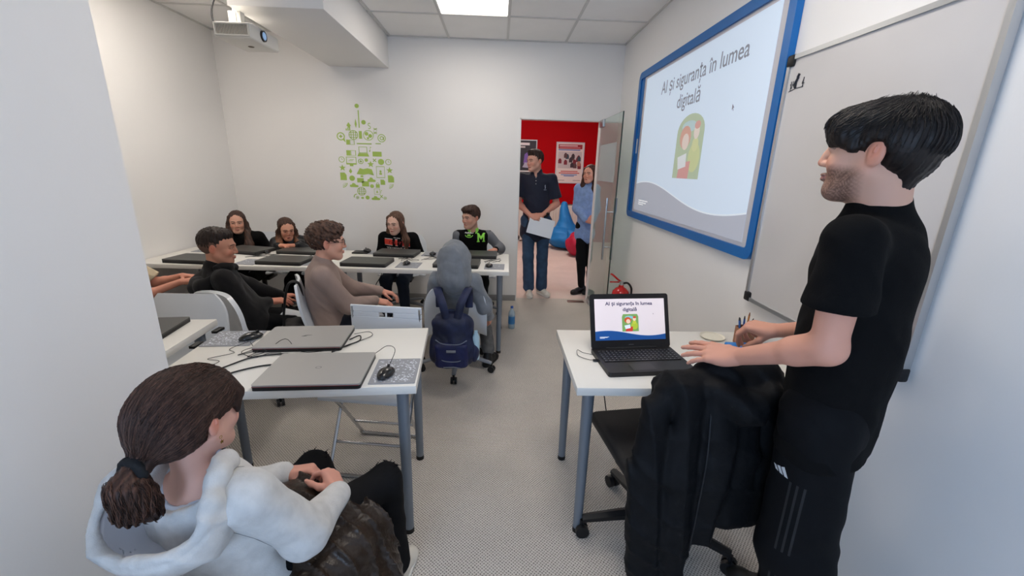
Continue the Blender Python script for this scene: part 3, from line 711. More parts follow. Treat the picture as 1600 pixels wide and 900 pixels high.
# glass door standing open into the room
t = empty('glass_door', (1.105, 4.82, 0), 0, 'clear frameless glass door standing open with long steel pull handles', 'door')
MB().box((-.005, -.83, .012), (.005, .0, 2.055), .001, seg=1).build('glass_leaf', mat('door_glass', (232, 245, 240), .01, trans=1, ior=1.2), t, smooth=0)
MB().box((-.0055, -.834, .012), (.0055, -.83, 2.055)).build('glass_edge', mat('glass_edge_green', (38, 58, 54), .2), t, smooth=0)
for z0, z1 in ((1.985, 2.06), (.0, .05)): MB().box((-.016, -.14, z0), (.016, .012, z1), .002).build('patch_hinge', alu, t)
for s in (-1, 1):
    MB().cyl((s*.045, -.69, .675), (s*.045, -.69, 1.285), .011, .011, 16).build('pull_bar', chrome, t)
for z_ in (.80, 1.15): MB().cyl((-.045, -.69, z_), (.045, -.69, z_), .006).build('handle_pin', chrome, t)
MB().box((-.0062, -.72, 1.43), (-.0052, -.05, 1.80)).build('frosted_notice', mat('frosted_film', (215, 230, 236), .6, alpha=.22), t, smooth=0)
tag(MB().box((.86, 4.79, 0), (1.06, 4.87, .004), .001).build('floor_spring_plate', mat('bronze_plate', (112, 92, 84), .4, metal=.5)), 'brown metal floor plate at the foot of the glass door', 'floor plate')

# fire extinguisher on the floor against the right wall
t = empty('fire_extinguisher', (1.20, 3.86, 0.0), 0, 'red fire extinguisher by the right wall, seen above the open laptop', 'fire extinguisher')
rp = mat('extinguisher_red', (200, 22, 20), .25, coat=.5)
MB().lathe([(.0, 0), (.07, .0), (.075, .012), (.075, .34), (.068, .375), (.045, .40), (.022, .415), (.02, .43)]).build('cylinder', rp, t)
MB().cyl((0, 0, .425), (0, 0, .46), .018).build('valve', alu, t)
MB().tube([(0.0, .02, .455), (-.03, .0, .475), (-.085, 0, .52), (-.10, 0, .525)], .009, 8, flat=.6).build('lever', rp, t)
MB().tube([(0.0, .02, .45), (-.05, .0, .455), (-.10, 0, .455)], .008, 8, flat=.6).build('carry_handle', rp, t)
MB().tube(bez([(.015, 0, .445), (.05, -.02, .45), (.082, -.03, .40), (.088, -.02, .28), (.086, 0, .16)]), .009, 8).build('hose', blk, t)
MB().lathe([(.0755, .12), (.0757, .12), (.0757, .27), (.0755, .27)]).build('paper_label', mat('label_cream', (226, 220, 205), .6), t)
t.scale = (1.12, 1.12, 1.13)

# small things on the right desk
t = empty('pencil_cup', (1.215, 1.875, .7405), R(20), 'brown pen holder with pens and pencils by the wall on the right desk', 'pen holder')
card = mat('kraft_brown', (150, 104, 78), .7)
cup = MB(); n = 6
for k in range(n):
    a0, a1 = 6.2832*k/n, 6.2832*(k+1)/n; r0, r1 = .045, .041
    q = [(r0*math.cos(a0), r0*math.sin(a0)), (r0*math.cos(a1), r0*math.sin(a1)), (r1*math.cos(a1), r1*math.sin(a1)), (r1*math.cos(a0), r1*math.sin(a0))]
    cup.poly(q, .085)
cup.build('cup', card, t, smooth=0); MB().cyl((0, 0, 0), (0, 0, .003), .04, n=6).build('cup_bottom', card, t)
for i, (dx, dy, c, lb, nm) in enumerate([(-.03, -.005, (60, 110, 190), 'blue pen in the brown pen holder, leaning left', 'pen'), (-.018, .01, (18, 18, 20), 'black marker in the brown pen holder', 'marker'), (.0, .015, (50, 90, 170), 'dark blue pen in the middle of the brown pen holder', 'pen'),
                                 (.008, .005, (196, 130, 70), 'yellow-brown pencil standing highest in the pen holder', 'pencil'), (.02, 0, (30, 24, 60), 'dark violet pen in the brown pen holder, leaning right', 'pen')]):
    p = empty(nm, (1.215+dx*.6, 1.875+dy*.6, .745), 0, lb, nm)
    L_ = (.135, .125, .132, .155, .128)[i]; m_ = mat('pen_%d_%d_%d' % c, c, .4)
    MB().cyl((0, 0, 0), (dx*.8, dy*.8, L_-.015), .0042).build('barrel', m_, p)
    MB().cyl((dx*.8, dy*.8, L_-.015), (dx*.9, dy*.9, L_), .0042, .002).build('tip', mat('pen_end', (60, 62, 66), .4) if i != 3 else card, p)
tag(MB().lathe([(.0, 0), (.05, .0), (.058, .004), (.06, .009), (.057, .009), (.05, .004), (0.0, .004)], M=Matrix.Translation((1.10, 1.95, .7405))).build('saucer', mat('cream_lid', (232, 226, 208), .5)), 'small cream dish lying beside the brown pen holder', 'dish')
t = empty('sponge_case', (1.165, 1.80, .7405), R(-4), 'flat bright blue case on the right desk behind the hand on the chair', 'case')
MB().box((-.065, -.04, 0), (.065, .04, .024), .007, seg=3).build('shell', mat('bright_blue', (20, 124, 205), .35), t)
MB().box((-.055, -.0405, .010), (.055, -.039, .013)).build('groove', mat('deep_blue', (10, 70, 140), .5), t, smooth=0)

# water bottle on the floor behind the back desk leg
t = empty('water_bottle', (.155, 3.93, .0), 0, 'small clear water bottle with a blue label by the back desk leg', 'bottle')
MB().lathe([(0, 0), (.03, 0), (.033, .01), (.033, .15), (.03, .17), (.014, .2), (.013, .215)]).build('bottle_body', mat('pet', (190, 215, 225), .1, alpha=.45), t, 60)
MB().lathe([(.0335, .05), (.034, .05), (.034, .13), (.0335, .13)]).build('label_band', mat('bottle_label', (60, 120, 170), .5), t)
MB().cyl((0, 0, .213), (0, 0, .23), .014).build('cap', mat('cap_blue', (40, 90, 170), .4), t)

# ------------------------------------------------------------ red room things
MX = lambda x, z_, y: Matrix(((1, 0, 0, x), (0, 0, -1, y), (0, 1, 0, z_), (0, 0, 0, 1)))
silver = mat('poster_frame', (200, 200, 202), .4, metal=.3)
def pp(parent, M, name, col, pts, q): MB().poly(pts, .001, M @ Matrix.Translation((0, 0, q))).build(name, mat('ink_%d_%d_%d' % col, col, .5), parent, smooth=0)
t = empty('framed_poster', (1.495, 9.2, 1.67), 0, 'white framed poster with a group photo and red and blue lines on the red wall', 'poster')
M0 = MX(0, 0, 0); w_, h = .56, .80
frame(w_+.03, h+.03, .018, .02, silver, t, M0)
pp(t, M0, 'sheet', (226, 214, 206), rounded(w_, h, .002, 1), .004)
rr = lambda x, y, a, b: [(x-a/2, y-b/2), (x+a/2, y-b/2), (x+a/2, y+b/2), (x-a/2, y+b/2)]
pp(t, M0, 'headline_bar', (150, 30, 42), rr(0, .325, .50, .09), .006)
pp(t, M0, 'headline', (226, 190, 190), rr(-.04, .343, .38, .022), .008); pp(t, M0, 'headline', (206, 120, 124), rr(-.01, .308, .44, .018), .008)
pp(t, M0, 'blue_line', (90, 120, 180), rr(-.02, .26, .46, .022), .006)
pp(t, M0, 'photo', (196, 188, 186), rr(0, .06, .50, .34), .006)
rnd = random.Random(5)
for i in range(16):
    x, y = rnd.uniform(-.22, .22), rnd.uniform(-.07, .16)
    pp(t, M0, 'photo_figure', rnd.choice([(60, 46, 50), (120, 40, 50), (176, 120, 100), (50, 70, 80), (90, 60, 60)]), [(x+a*.035, y+b*.05) for a, b in ((-1, -1), (1, -1), (1, .3), (.4, 1), (-.4, 1), (-1, .3))], .008+.0004*i)
for i, (y, c, ww) in enumerate([(-.17, (190, 60, 60), .36), (-.205, (190, 60, 60), .44), (-.24, (100, 130, 185), .34), (-.265, (100, 130, 185), .22)]): pp(t, M0, 'text_line', c, rr(0, y, ww, .018), .006)
for x in (-.17, .17): pp(t, M0, 'small_print', (150, 140, 140), rr(x, -.355, .16, .012), .006)
t = empty('framed_poster', (.50, 9.2, 1.76), 0, 'white framed dark poster with violet shapes, partly behind the man in navy', 'poster')
frame(w_+.03, .70, .018, .02, silver, t, M0)
pp(t, M0, 'sheet', (44, 42, 52), rr(0, 0, .55, .67), .004)
pp(t, M0, 'violet_shape', (120, 90, 170), [(.02, -.12), (.2, -.16), (.24, .02), (.12, .12), (.04, .06)], .006)
pp(t, M0, 'pale_shape', (170, 165, 185), [(.0, -.2), (.22, -.22), (.2, -.12), (.05, -.1)], .0065)
pp(t, M0, 'foot_bar', (210, 208, 206), rr(0, -.28, .5, .03), .006)
pp(t, M0, 'headline', (226, 220, 222), rr(.03, .265, .22, .05), .008); pp(t, M0, 'headline', (190, 184, 186), rr(-.03, .205, .16, .035), .008)

t = empty('radiator', (1.45, 9.13, .0), 0, 'long white panel radiator along the red wall', 'radiator')
MB().box((-1.0, -.03, .03), (1.0, .05, .80), .005).build('panel_body', mat('radiator_white', (224, 216, 206), .4), t)
for k in range(34):
    x = -.98+k*.0594; MB().box((x-.012, -.042, .14), (x+.012, -.028, .74), .004, seg=1).build('fin', mat('radiator_white', (224, 216, 206), .4), t) if k == 0 else None
    if k:
        o = bpy.data.objects.new('fin', bpy.data.objects['fin'].data); C.objects.link(o); o.parent = t; o.location = (k*.0594, 0, 0)
MB().box((-1.0, -.035, .80), (1.0, .05, .815)).build('top_grille', mat('grille_dark', (120, 112, 100), .6), t, smooth=0)
MB().box((-1.0, -.03, .0), (-.97, .0, .12)).box((.97, -.03, 0), (1.0, 0, .12)).build('stand', silver, t, smooth=0)
# ------------------------------------------------------------ organic modelling: smooth blended volumes -> one continuous mesh
V = lambda *a: np.array(a, float)
def unit(v): v = np.array(v, float); return v/np.linalg.norm(v)
def smin(a, b, k):
    if k <= 0: return np.minimum(a, b)
    h = np.clip(.5+.5*(b-a)/k, 0, 1); return b*(1-h)+a*h-k*h*(1-h)
def wrinkle(P, f, seed=0., dirs=None):
    d1, d2, d3 = dirs or ((.8, .3, .5), (-.4, .8, .45), (.2, -.6, .77))
    a = P@V(*d1)*f; b = P@V(*d2)*f; c = P@V(*d3)*f
    v = np.sin(a+2*np.sin(b*.6+seed))*np.sin(c*.7+1.5*np.sin(a*.5+seed*2)+seed)
    return 1-2*np.abs(v)
def fold(P, f, seed=0., d=(.5, .35, .8)):
    a = P@V(*d)*f+1.6*np.sin(P@V(.7, -.6, .3)*f*.45+seed)+1.1*np.sin(P@V(-.3, .8, .5)*f*.3+seed*2)
    return (1-np.abs(np.sin(a)))**2.2-.25
class Sdf:
    def __init__(s): s.pr = []; s.lo = V(9e9, 9e9, 9e9); s.hi = -s.lo; s.R = np.eye(3); s.o = V(0, 0, 0); s.s = 1.; s.disp = None; s.dm = 0
    def frame(s, o=(0, 0, 0), Rm=None, sc=1.):
        """Rm columns: local axes in world"""
        s.o = V(*o); s.R = np.eye(3) if Rm is None else np.array(Rm, float); s.s = sc; return s
    def W(s, p): return s.o+s.R@(V(*p)*s.s)
    def _bb(s, p, r): s.lo = np.minimum(s.lo, p-r); s.hi = np.maximum(s.hi, p+r)
    def cone(s, a, b, r1, r2=None, k=.02, op='u', sq=None):
        r2 = r1 if r2 is None else r2; A, B = s.W(a), s.W(b); r1 *= s.s; r2 *= s.s; k *= s.s
        if op == 'u': s._bb(A, r1); s._bb(B, r2)
        ba = B-A; bb = max(ba@ba, 1e-9)
        if sq is not None: n = unit(s.R@V(*sq[0])); q_ = sq[1]
        def f(P):
            pa = P-A; t = np.clip(pa@ba/bb, 0, 1); q = pa-t[:, None]*ba
            if sq is not None: c = q@n; q = q+np.outer(c*(q_-1), n)
            d = np.sqrt((q*q).sum(1))-(r1+(r2-r1)*t)
            return d*(.8 if sq is not None else 1)
        s.pr.append((f, k, op)); return s
    def ell(s, c, r, k=.02, op='u', Rl=None):
        Cc = s.W(c); r = V(*r)*s.s; k *= s.s; M = s.R if Rl is None else s.R@np.array(Rl)
        if op == 'u': s._bb(Cc, max(r))
        def f(P):
            p = (P-Cc)@M; k0 = np.sqrt(((p/r)**2).sum(1)); k1 = np.sqrt(((p/(r*r))**2).sum(1))+1e-9
            return k0*(k0-1)/k1
        s.pr.append((f, k, op)); return s
    def box(s, c, h, r=.01, k=.01, op='u', Rl=None):
        Cc = s.W(c); h = V(*h)*s.s; r *= s.s; k *= s.s; M = s.R if Rl is None else s.R@np.array(Rl)
        if op == 'u': s._bb(Cc, np.linalg.norm(h))
        def f(P):
            q = np.abs((P-Cc)@M)-(h-r); return np.sqrt((np.maximum(q, 0)**2).sum(1))+np.minimum(q.max(1), 0)-r
        s.pr.append((f, k, op)); return s
    def plane(s, p, n, k=.004):
        """keeps the side the normal points away from"""
        p = s.W(p); n = unit(s.R@V(*n)); s.pr.append((lambda P: (P-p)@n, k*s.s, 'i')); return s
    def custom(s, f, c, r, k=.01, op='u'):
        Cc = s.W(c)
        if op == 'u': s._bb(Cc, r*s.s)
        s.pr.append((f, k, op)); return s
    def chain(s, pts, rs, k=.02, op='u', sq=None):
        for i in range(len(pts)-1): s.cone(pts[i], pts[i+1], rs[i], rs[i+1], k, op, sq)
        return s
    def ev(s, P, act=None):
        d = np.full(len(P), 1.0)
        for i, (f, k, op) in enumerate(s.pr):
            if act is not None and not act[i]: continue
            v = f(P)
            if op == 'u': d = smin(d, v, k)
            elif op == 's': d = -smin(-d, v, k)
            else: d = -smin(-d, -v, k)
        if s.disp is not None: d = d+s.disp(P)
        return d
    def mesh(s, res, fine=(), pad=.01, lo=None, hi=None):
        lo = s.lo-pad if lo is None else V(*lo); hi = s.hi+pad if hi is None else V(*hi)
        ax = []
        for i in range(3):
            x = lo[i]; c = [x]
            while x < hi[i]:
                st = res
                for fl, fh, fr in fine:
                    if fl[i] <= x+res*.5 and x < fh[i]: st = min(st, fr)
                x += st; c.append(x)
            while (len(c)-1) % 10: c.append(c[-1]+res)
            ax.append(np.array(c))
        n = [len(a) for a in ax]; vals = np.ones(n, np.float32); B = 10
        nb = [(m-1)//B for m in n]
        ij = np.stack(np.meshgrid(*[np.arange(m) for m in nb], indexing='ij'), -1).reshape(-1, 3)
        l_ = np.stack([ax[i][ij[:, i]*B] for i in range(3)], 1); h_ = np.stack([ax[i][ij[:, i]*B+B] for i in range(3)], 1)
        ce = (l_+h_)/2; hd = np.linalg.norm(h_-l_, axis=1)/2
        act = np.ones((len(s.pr), len(ce)), bool)
        for i, (f, k, op) in enumerate(s.pr):
            if op != 'i': act[i] = np.abs(f(ce)) < 1e9 if op == 'i' else f(ce) < hd*1.5+k*1.5+.02
        dc = s.ev(ce); need = np.abs(dc) < hd*1.6+s.dm+.02
        for b in range(len(ce)):
            i, j, k = ij[b]*B; sl = (slice(i, i+B+1), slice(j, j+B+1), slice(k, k+B+1))
            if not need[b]: vals[sl] = dc[b]
        for b in np.nonzero(need)[0]:
            if not act[:, b].any(): continue
            i, j, k = ij[b]*B; X, Y, Z = np.meshgrid(ax[0][i:i+B+1], ax[1][j:j+B+1], ax[2][k:k+B+1], indexing='ij')
            P = np.stack([X.ravel(), Y.ravel(), Z.ravel()], 1); vals[i:i+B+1, j:j+B+1, k:k+B+1] = s.ev(P, act[:, b]).reshape(X.shape)
        return surface_nets(vals, ax)
def surface_nets(v, ax):
    ins = v < 0
    c = np.zeros([m-1 for m in v.shape], np.int8)
    for dx in (0, 1):
        for dy in (0, 1):
            for dz in (0, 1): c += ins[dx:v.shape[0]-1+dx, dy:v.shape[1]-1+dy, dz:v.shape[2]-1+dz]
    cells = np.argwhere((c > 0) & (c < 8)); idx = -np.ones(c.shape, np.int64); idx[tuple(cells.T)] = np.arange(len(cells))
    co = [(a, b, d) for a in (0, 1) for b in (0, 1) for d in (0, 1)]
    cv = {q: v[cells[:, 0]+q[0], cells[:, 1]+q[1], cells[:, 2]+q[2]] for q in co}
    acc = np.zeros((len(cells), 3)); cnt = np.zeros(len(cells))
    for q in co:
        for a in range(3):
            if q[a]: continue
            e = list(q); e[a] = 1; v0, v1 = cv[q], cv[tuple(e)]; m = (v0 < 0) != (v1 < 0)
            t = np.where(m, v0/np.where(m, v0-v1, 1), 0); p = np.tile(np.array(q, float), (len(cells), 1)); p[:, a] += t
            acc[m] += p[m]; cnt += m
    loc = acc/cnt[:, None]; pos = np.empty_like(loc)
    for a in range(3): A = ax[a]; pos[:, a] = A[cells[:, a]]+loc[:, a]*(A[cells[:, a]+1]-A[cells[:, a]])
    F = []
    for a in range(3):
        sl0 = [slice(1, -1)]*3; sl1 = [slice(1, -1)]*3; sl0[a] = slice(0, -1); sl1[a] = slice(1, None)
        i0, i1 = ins[tuple(sl0)], ins[tuple(sl1)]; e = np.argwhere(i0 != i1)
        flip = i0[tuple(e.T)]
        for b in range(3):
            if b != a: e[:, b] += 1
        b, d = [(1, 2), (2, 0), (0, 1)][a]
        def at(ob, od): q = e.copy(); q[:, b] -= ob; q[:, d] -= od; return idx[tuple(q.T)]
        quad = np.stack([at(1, 1), at(0, 1), at(0, 0), at(1, 0)], 1)
        F.append(np.where(flip[:, None], quad, quad[:, ::-1]))
    F = np.concatenate(F); F = F[(F >= 0).all(1)]
    return pos, F
def relax(P, F, it=1, w_=.5):
    for _ in range(it):
        a = np.zeros_like(P); c = np.zeros(len(P))
        for i in range(4):
            j = F[:, (i+1) % 4]; np.add.at(a, F[:, i], P[j]); np.add.at(c, F[:, i], 1)
            np.add.at(a, j, P[F[:, i]]); np.add.at(c, j, 1)
        P = P*(1-w_)+w_*a/np.maximum(c, 1)[:, None]
    return P
def lin3(c): return np.array(lin(c)[:3])
def organic(name, sdf, m, parent, res=.006, fine=(), tone=None, rl=1, lo=None, hi=None):
    P, F = sdf.mesh(res, fine, lo=lo, hi=hi); P = relax(P, F, rl)
    me = bpy.data.meshes.new(name); me.vertices.add(len(P)); me.vertices.foreach_set('co', P.astype(np.float32).ravel())
    me.loops.add(len(F)*4); me.loops.foreach_set('vertex_index', F.astype(np.int32).ravel())
    me.polygons.add(len(F)); me.polygons.foreach_set('loop_start', np.arange(0, len(F)*4, 4, dtype=np.int32))
    me.update(calc_edges=True); me.validate()
    if tone is not None:
        c = tone(P); at = me.attributes.new('tone', 'FLOAT_COLOR', 'POINT')
        at.data.foreach_set('color', np.concatenate([c, np.ones((len(P), 1))], 1).astype(np.float32).ravel())
    o = link(name, me, m, None, 180)
    if parent is not None: o.parent = parent
    return o

# ------------------------------------------------------------ people
skin_m = attr_mat('skin', .52, sss=.06, bump=(260, .06), spec=.35)
hair_m = attr_mat('hair', .5, bump=(90, .25), spec=.35)
eye_m = attr_mat('eyeball', .12)
def rotm(f, up=(0, 0, 1)):
    """head or hand frame: columns x (own right), y (front), z (up)"""
    y = unit(f); x = unit(np.cross(y, up)); z = np.cross(x, y); return np.stack([x, y, z], 1)
def tilt(Rm, a): c, s_ = math.cos(R(a)), math.sin(R(a)); return Rm@np.array([[c, 0, s_], [0, 1, 0], [-s_, 0, c]])
def head_prims(S, fem=0., jaw=1., nose=1.):
    S.ell((0, -.014, .036), (.072, .092, .084), .02)
    S.ell((0, .026, -.03), (.056, .062, .078), .035)
    S.ell((0, .030, .03), (.060, .058, .052), .03)
    S.cone((0, .066, -.094), (0, .06, -.088), .021*jaw, .024, .03)
    for x in (-1, 1):
        S.cone((x*.05, .0, -.042), (x*.022*jaw, .058, -.092), .018*jaw, .017, .03)
        S.ell((x*.036, .062, -.03), (.022, .02, .02), .03)
        S.ell((x*.031, .104, .004), (.017, .02, .011), .014, 's')
        S.ell((x*.031, .0785, .003), (.0165, .0125, .0095), .005)
        S.cone((x*.012, .094, .021), (x*.044, .081, .021), .0075, .006, .014)
        S.ell((x*.0765, -.012, -.004), (.0068, .0175, .029), .008, Rl=np.array([[.96, x*-.28, 0], [x*.28, .96, 0], [0, 0, 1]]))
        S.ell((x*.0845, -.007, .006), (.0045, .0095, .015), .004, 's'); S.ell((x*.083, -.002, -.008), (.005, .004, .007), .003, 's'); S.cone((x*.083, -.008, -.001), (x*.083, -.010, .010), .0028, .0022, .003)
    S.chain([(0, .089, .018), (0, .099, -.012), (0, .1055*(.9+.1*nose), -.029)], [.008, .0085, .0105*nose], .012)
    for x in (-1, 1): S.ell((x*.0115, .095, -.033), (.0085, .0105, .0075), .006)
    S.ell((0, .0925, -.0585), (.022, .0095, .0050), .006); S.ell((0, .0905, -.0685), (.019, .010, .0062), .006)
    S.ell((0, .1045, -.0630), (.024, .007, .0012), .003, 's')
def face_tone(L, base, lips, brow, hs=1, stubble=None, hair_line=None):
    """own colours of the skin: lips, brows, pink of cheeks, nose and ears, beard"""
    n = len(L); c = np.tile(lin3(base), (n, 1)); x, y, z = np.abs(L[:, 0]), L[:, 1], L[:, 2]
    def mixc(w_, col): nonlocal c; w_ = np.clip(w_, 0, 1)[:, None]; c = c*(1-w_)+lin3(col)*w_
    g = lambda a, b, d, ra, rb, rd: np.exp(-(((x-a)/ra)**2+((y-b)/rb)**2+((z-d)/rd)**2))
    rosy = tuple(int(v*q) for v, q in zip(base, (1.0, .80, .76)))
    mixc(g(.042, .07, -.03, .02, .03, .018)*.6, rosy); mixc(g(0, .11, -.03, .014, .02, .014)*.6, rosy); mixc(g(.08, -.01, 0, .014, .03, .04)*.8, rosy)
    if stubble is not None:
        s_ = np.clip((-.030-z)/.02, 0, 1)*np.clip((y+.005)/.03, 0, 1)*(z > -.13)*np.clip((.135+z)/.02, 0, 1)
        mu = (x < .03)*np.clip((-.038-z)/.006, 0, 1); s_ = np.maximum(s_*np.clip((x+y*.0-.012)/.012+(-z-.07)/.012, 0, 1), mu*(y > .06))
        nz = .75+.25*wrinkle(L, 700, 2); mixc(s_*nz*.85, stubble)
    mixc((y > .075)*np.clip(1-(x/.023)**2-((z+.0635)/.0095)**2, 0, 1)*1.4, lips)
    bz = .0235-.9*(x-.028)**2*10
    mixc((y > .05)*(x > .011)*(x < .05)*np.clip(1.6-np.abs(z-bz)/.0036, 0, 1)*.9, brow)
    mixc((y > .06)*(np.abs(x-.031) < .018)*np.clip(1.3-np.abs(z-.0105+((x-.031)/.03)**2*.02)/.0022, 0, 1)*.8, tuple(int(v*.35) for v in base))
    return c
def eyes(parent, o, Rm, sc, look=0., iris=(70, 46, 30)):
    for x in (-1, 1):
        bm = bmesh.new(); bmesh.ops.create_uvsphere(bm, u_segments=24, v_segments=16, radius=1)
        P = np.array([v.co[:] for v in bm.verts]); ctr = V(x*.031, .0795, .0025); r_ = .0116
        d = unit(V(look, 1, 0)); cs = P@d
        col = np.where((cs > .80)[:, None], lin3(iris), lin3((225, 220, 216))); col = np.where((cs > .95)[:, None], lin3((8, 8, 8)), col)
        W = np.array([V(*o)+Rm@((ctr+p*V(1.25, 1.03, .62)*r_)*sc) for p in P])
        for v, q in zip(bm.verts, W): v.co = q
        me = bpy.data.meshes.new('eye'); bm.to_mesh(me); bm.free()
        at = me.attributes.new('tone', 'FLOAT_COLOR', 'POINT'); at.data.foreach_set('color', np.concatenate([col, np.ones((len(P), 1))], 1).astype(np.float32).ravel())
        e = link('eye', me, eye_m, parent, 180)
FL = [(.042, .026, .022), (.046, .029, .023), (.042, .027, .022), (.033, .021, .019)]
def hand_prims(S, wrist, d, up, side, sc=1., curl=(25, 25, 20), spread=4., thumb=(0, 0), each=None):
    """side -1 right, +1 left hand; up is the direction the back of the hand faces"""
    y = unit(d); z = unit(np.array(up, float)-y*(np.dot(up, y))); x = np.cross(y, z)
    S.frame(wrist, np.stack([x, y, z], 1), sc)
    t = -1 if side < 0 else 1
    kn = [(t*.029, .086, .002), (t*.010, .090, .004), (-t*.0095, .086, .003), (-t*.0275, .077, 0)]
    for i, kk in enumerate(kn): S.cone((kk[0]*.55, .006, 0), kk, .0155, .0118, .012)
    S.ell((t*.022, .035, -.008), (.016, .03, .013), .014); S.ell((-t*.024, .04, -.008), (.012, .03, .012), .012)
    for i, kk in enumerate(kn):
        cu = curl if each is None else each[i]; a = 0; p = V(*kk); sx = (1.5-i)*R(spread)*t; rr = [.0098, .0086, .0078, .0066]
        if i == 3: rr = [q*.88 for q in rr]
        for j in range(3):
            a += R(cu[j]); q = p+FL[i][j]*V(math.sin(sx)*math.cos(a), math.cos(sx)*math.cos(a), -math.sin(a))
            S.cone(p, q, rr[j], rr[j+1], .0035 if j else .006); p = q
    a1, a2 = thumb; b = V(t*.018, .016, -.006); dd = unit((t*(.75-a1), .62, -.25-a2)); m1 = b+dd*.045
    d2 = unit((t*(.40-a1), .8, -.3-a2)); m2 = m1+d2*.034; m3 = m2+unit((t*(.15-a1), .9, -.35-a2))*.027
    S.chain([b, m1, m2, m3], [.015, .0115, .0098, .0075], .008)
    S.frame()
def ik(a, b, l1, l2, pole):
    a, b = np.array(a, float), np.array(b, float); d = b-a; L = np.linalg.norm(d); k = L/(l1+l2)
    if k > .995: l1 *= k/.995; l2 *= k/.995
    x = (l1*l1-l2*l2+L*L)/(2*L); h = math.sqrt(max(l1*l1-x*x, 0)); u = d/L; p = np.array(pole, float); p = unit(p-u*(p@u)); return a+u*x+p*h

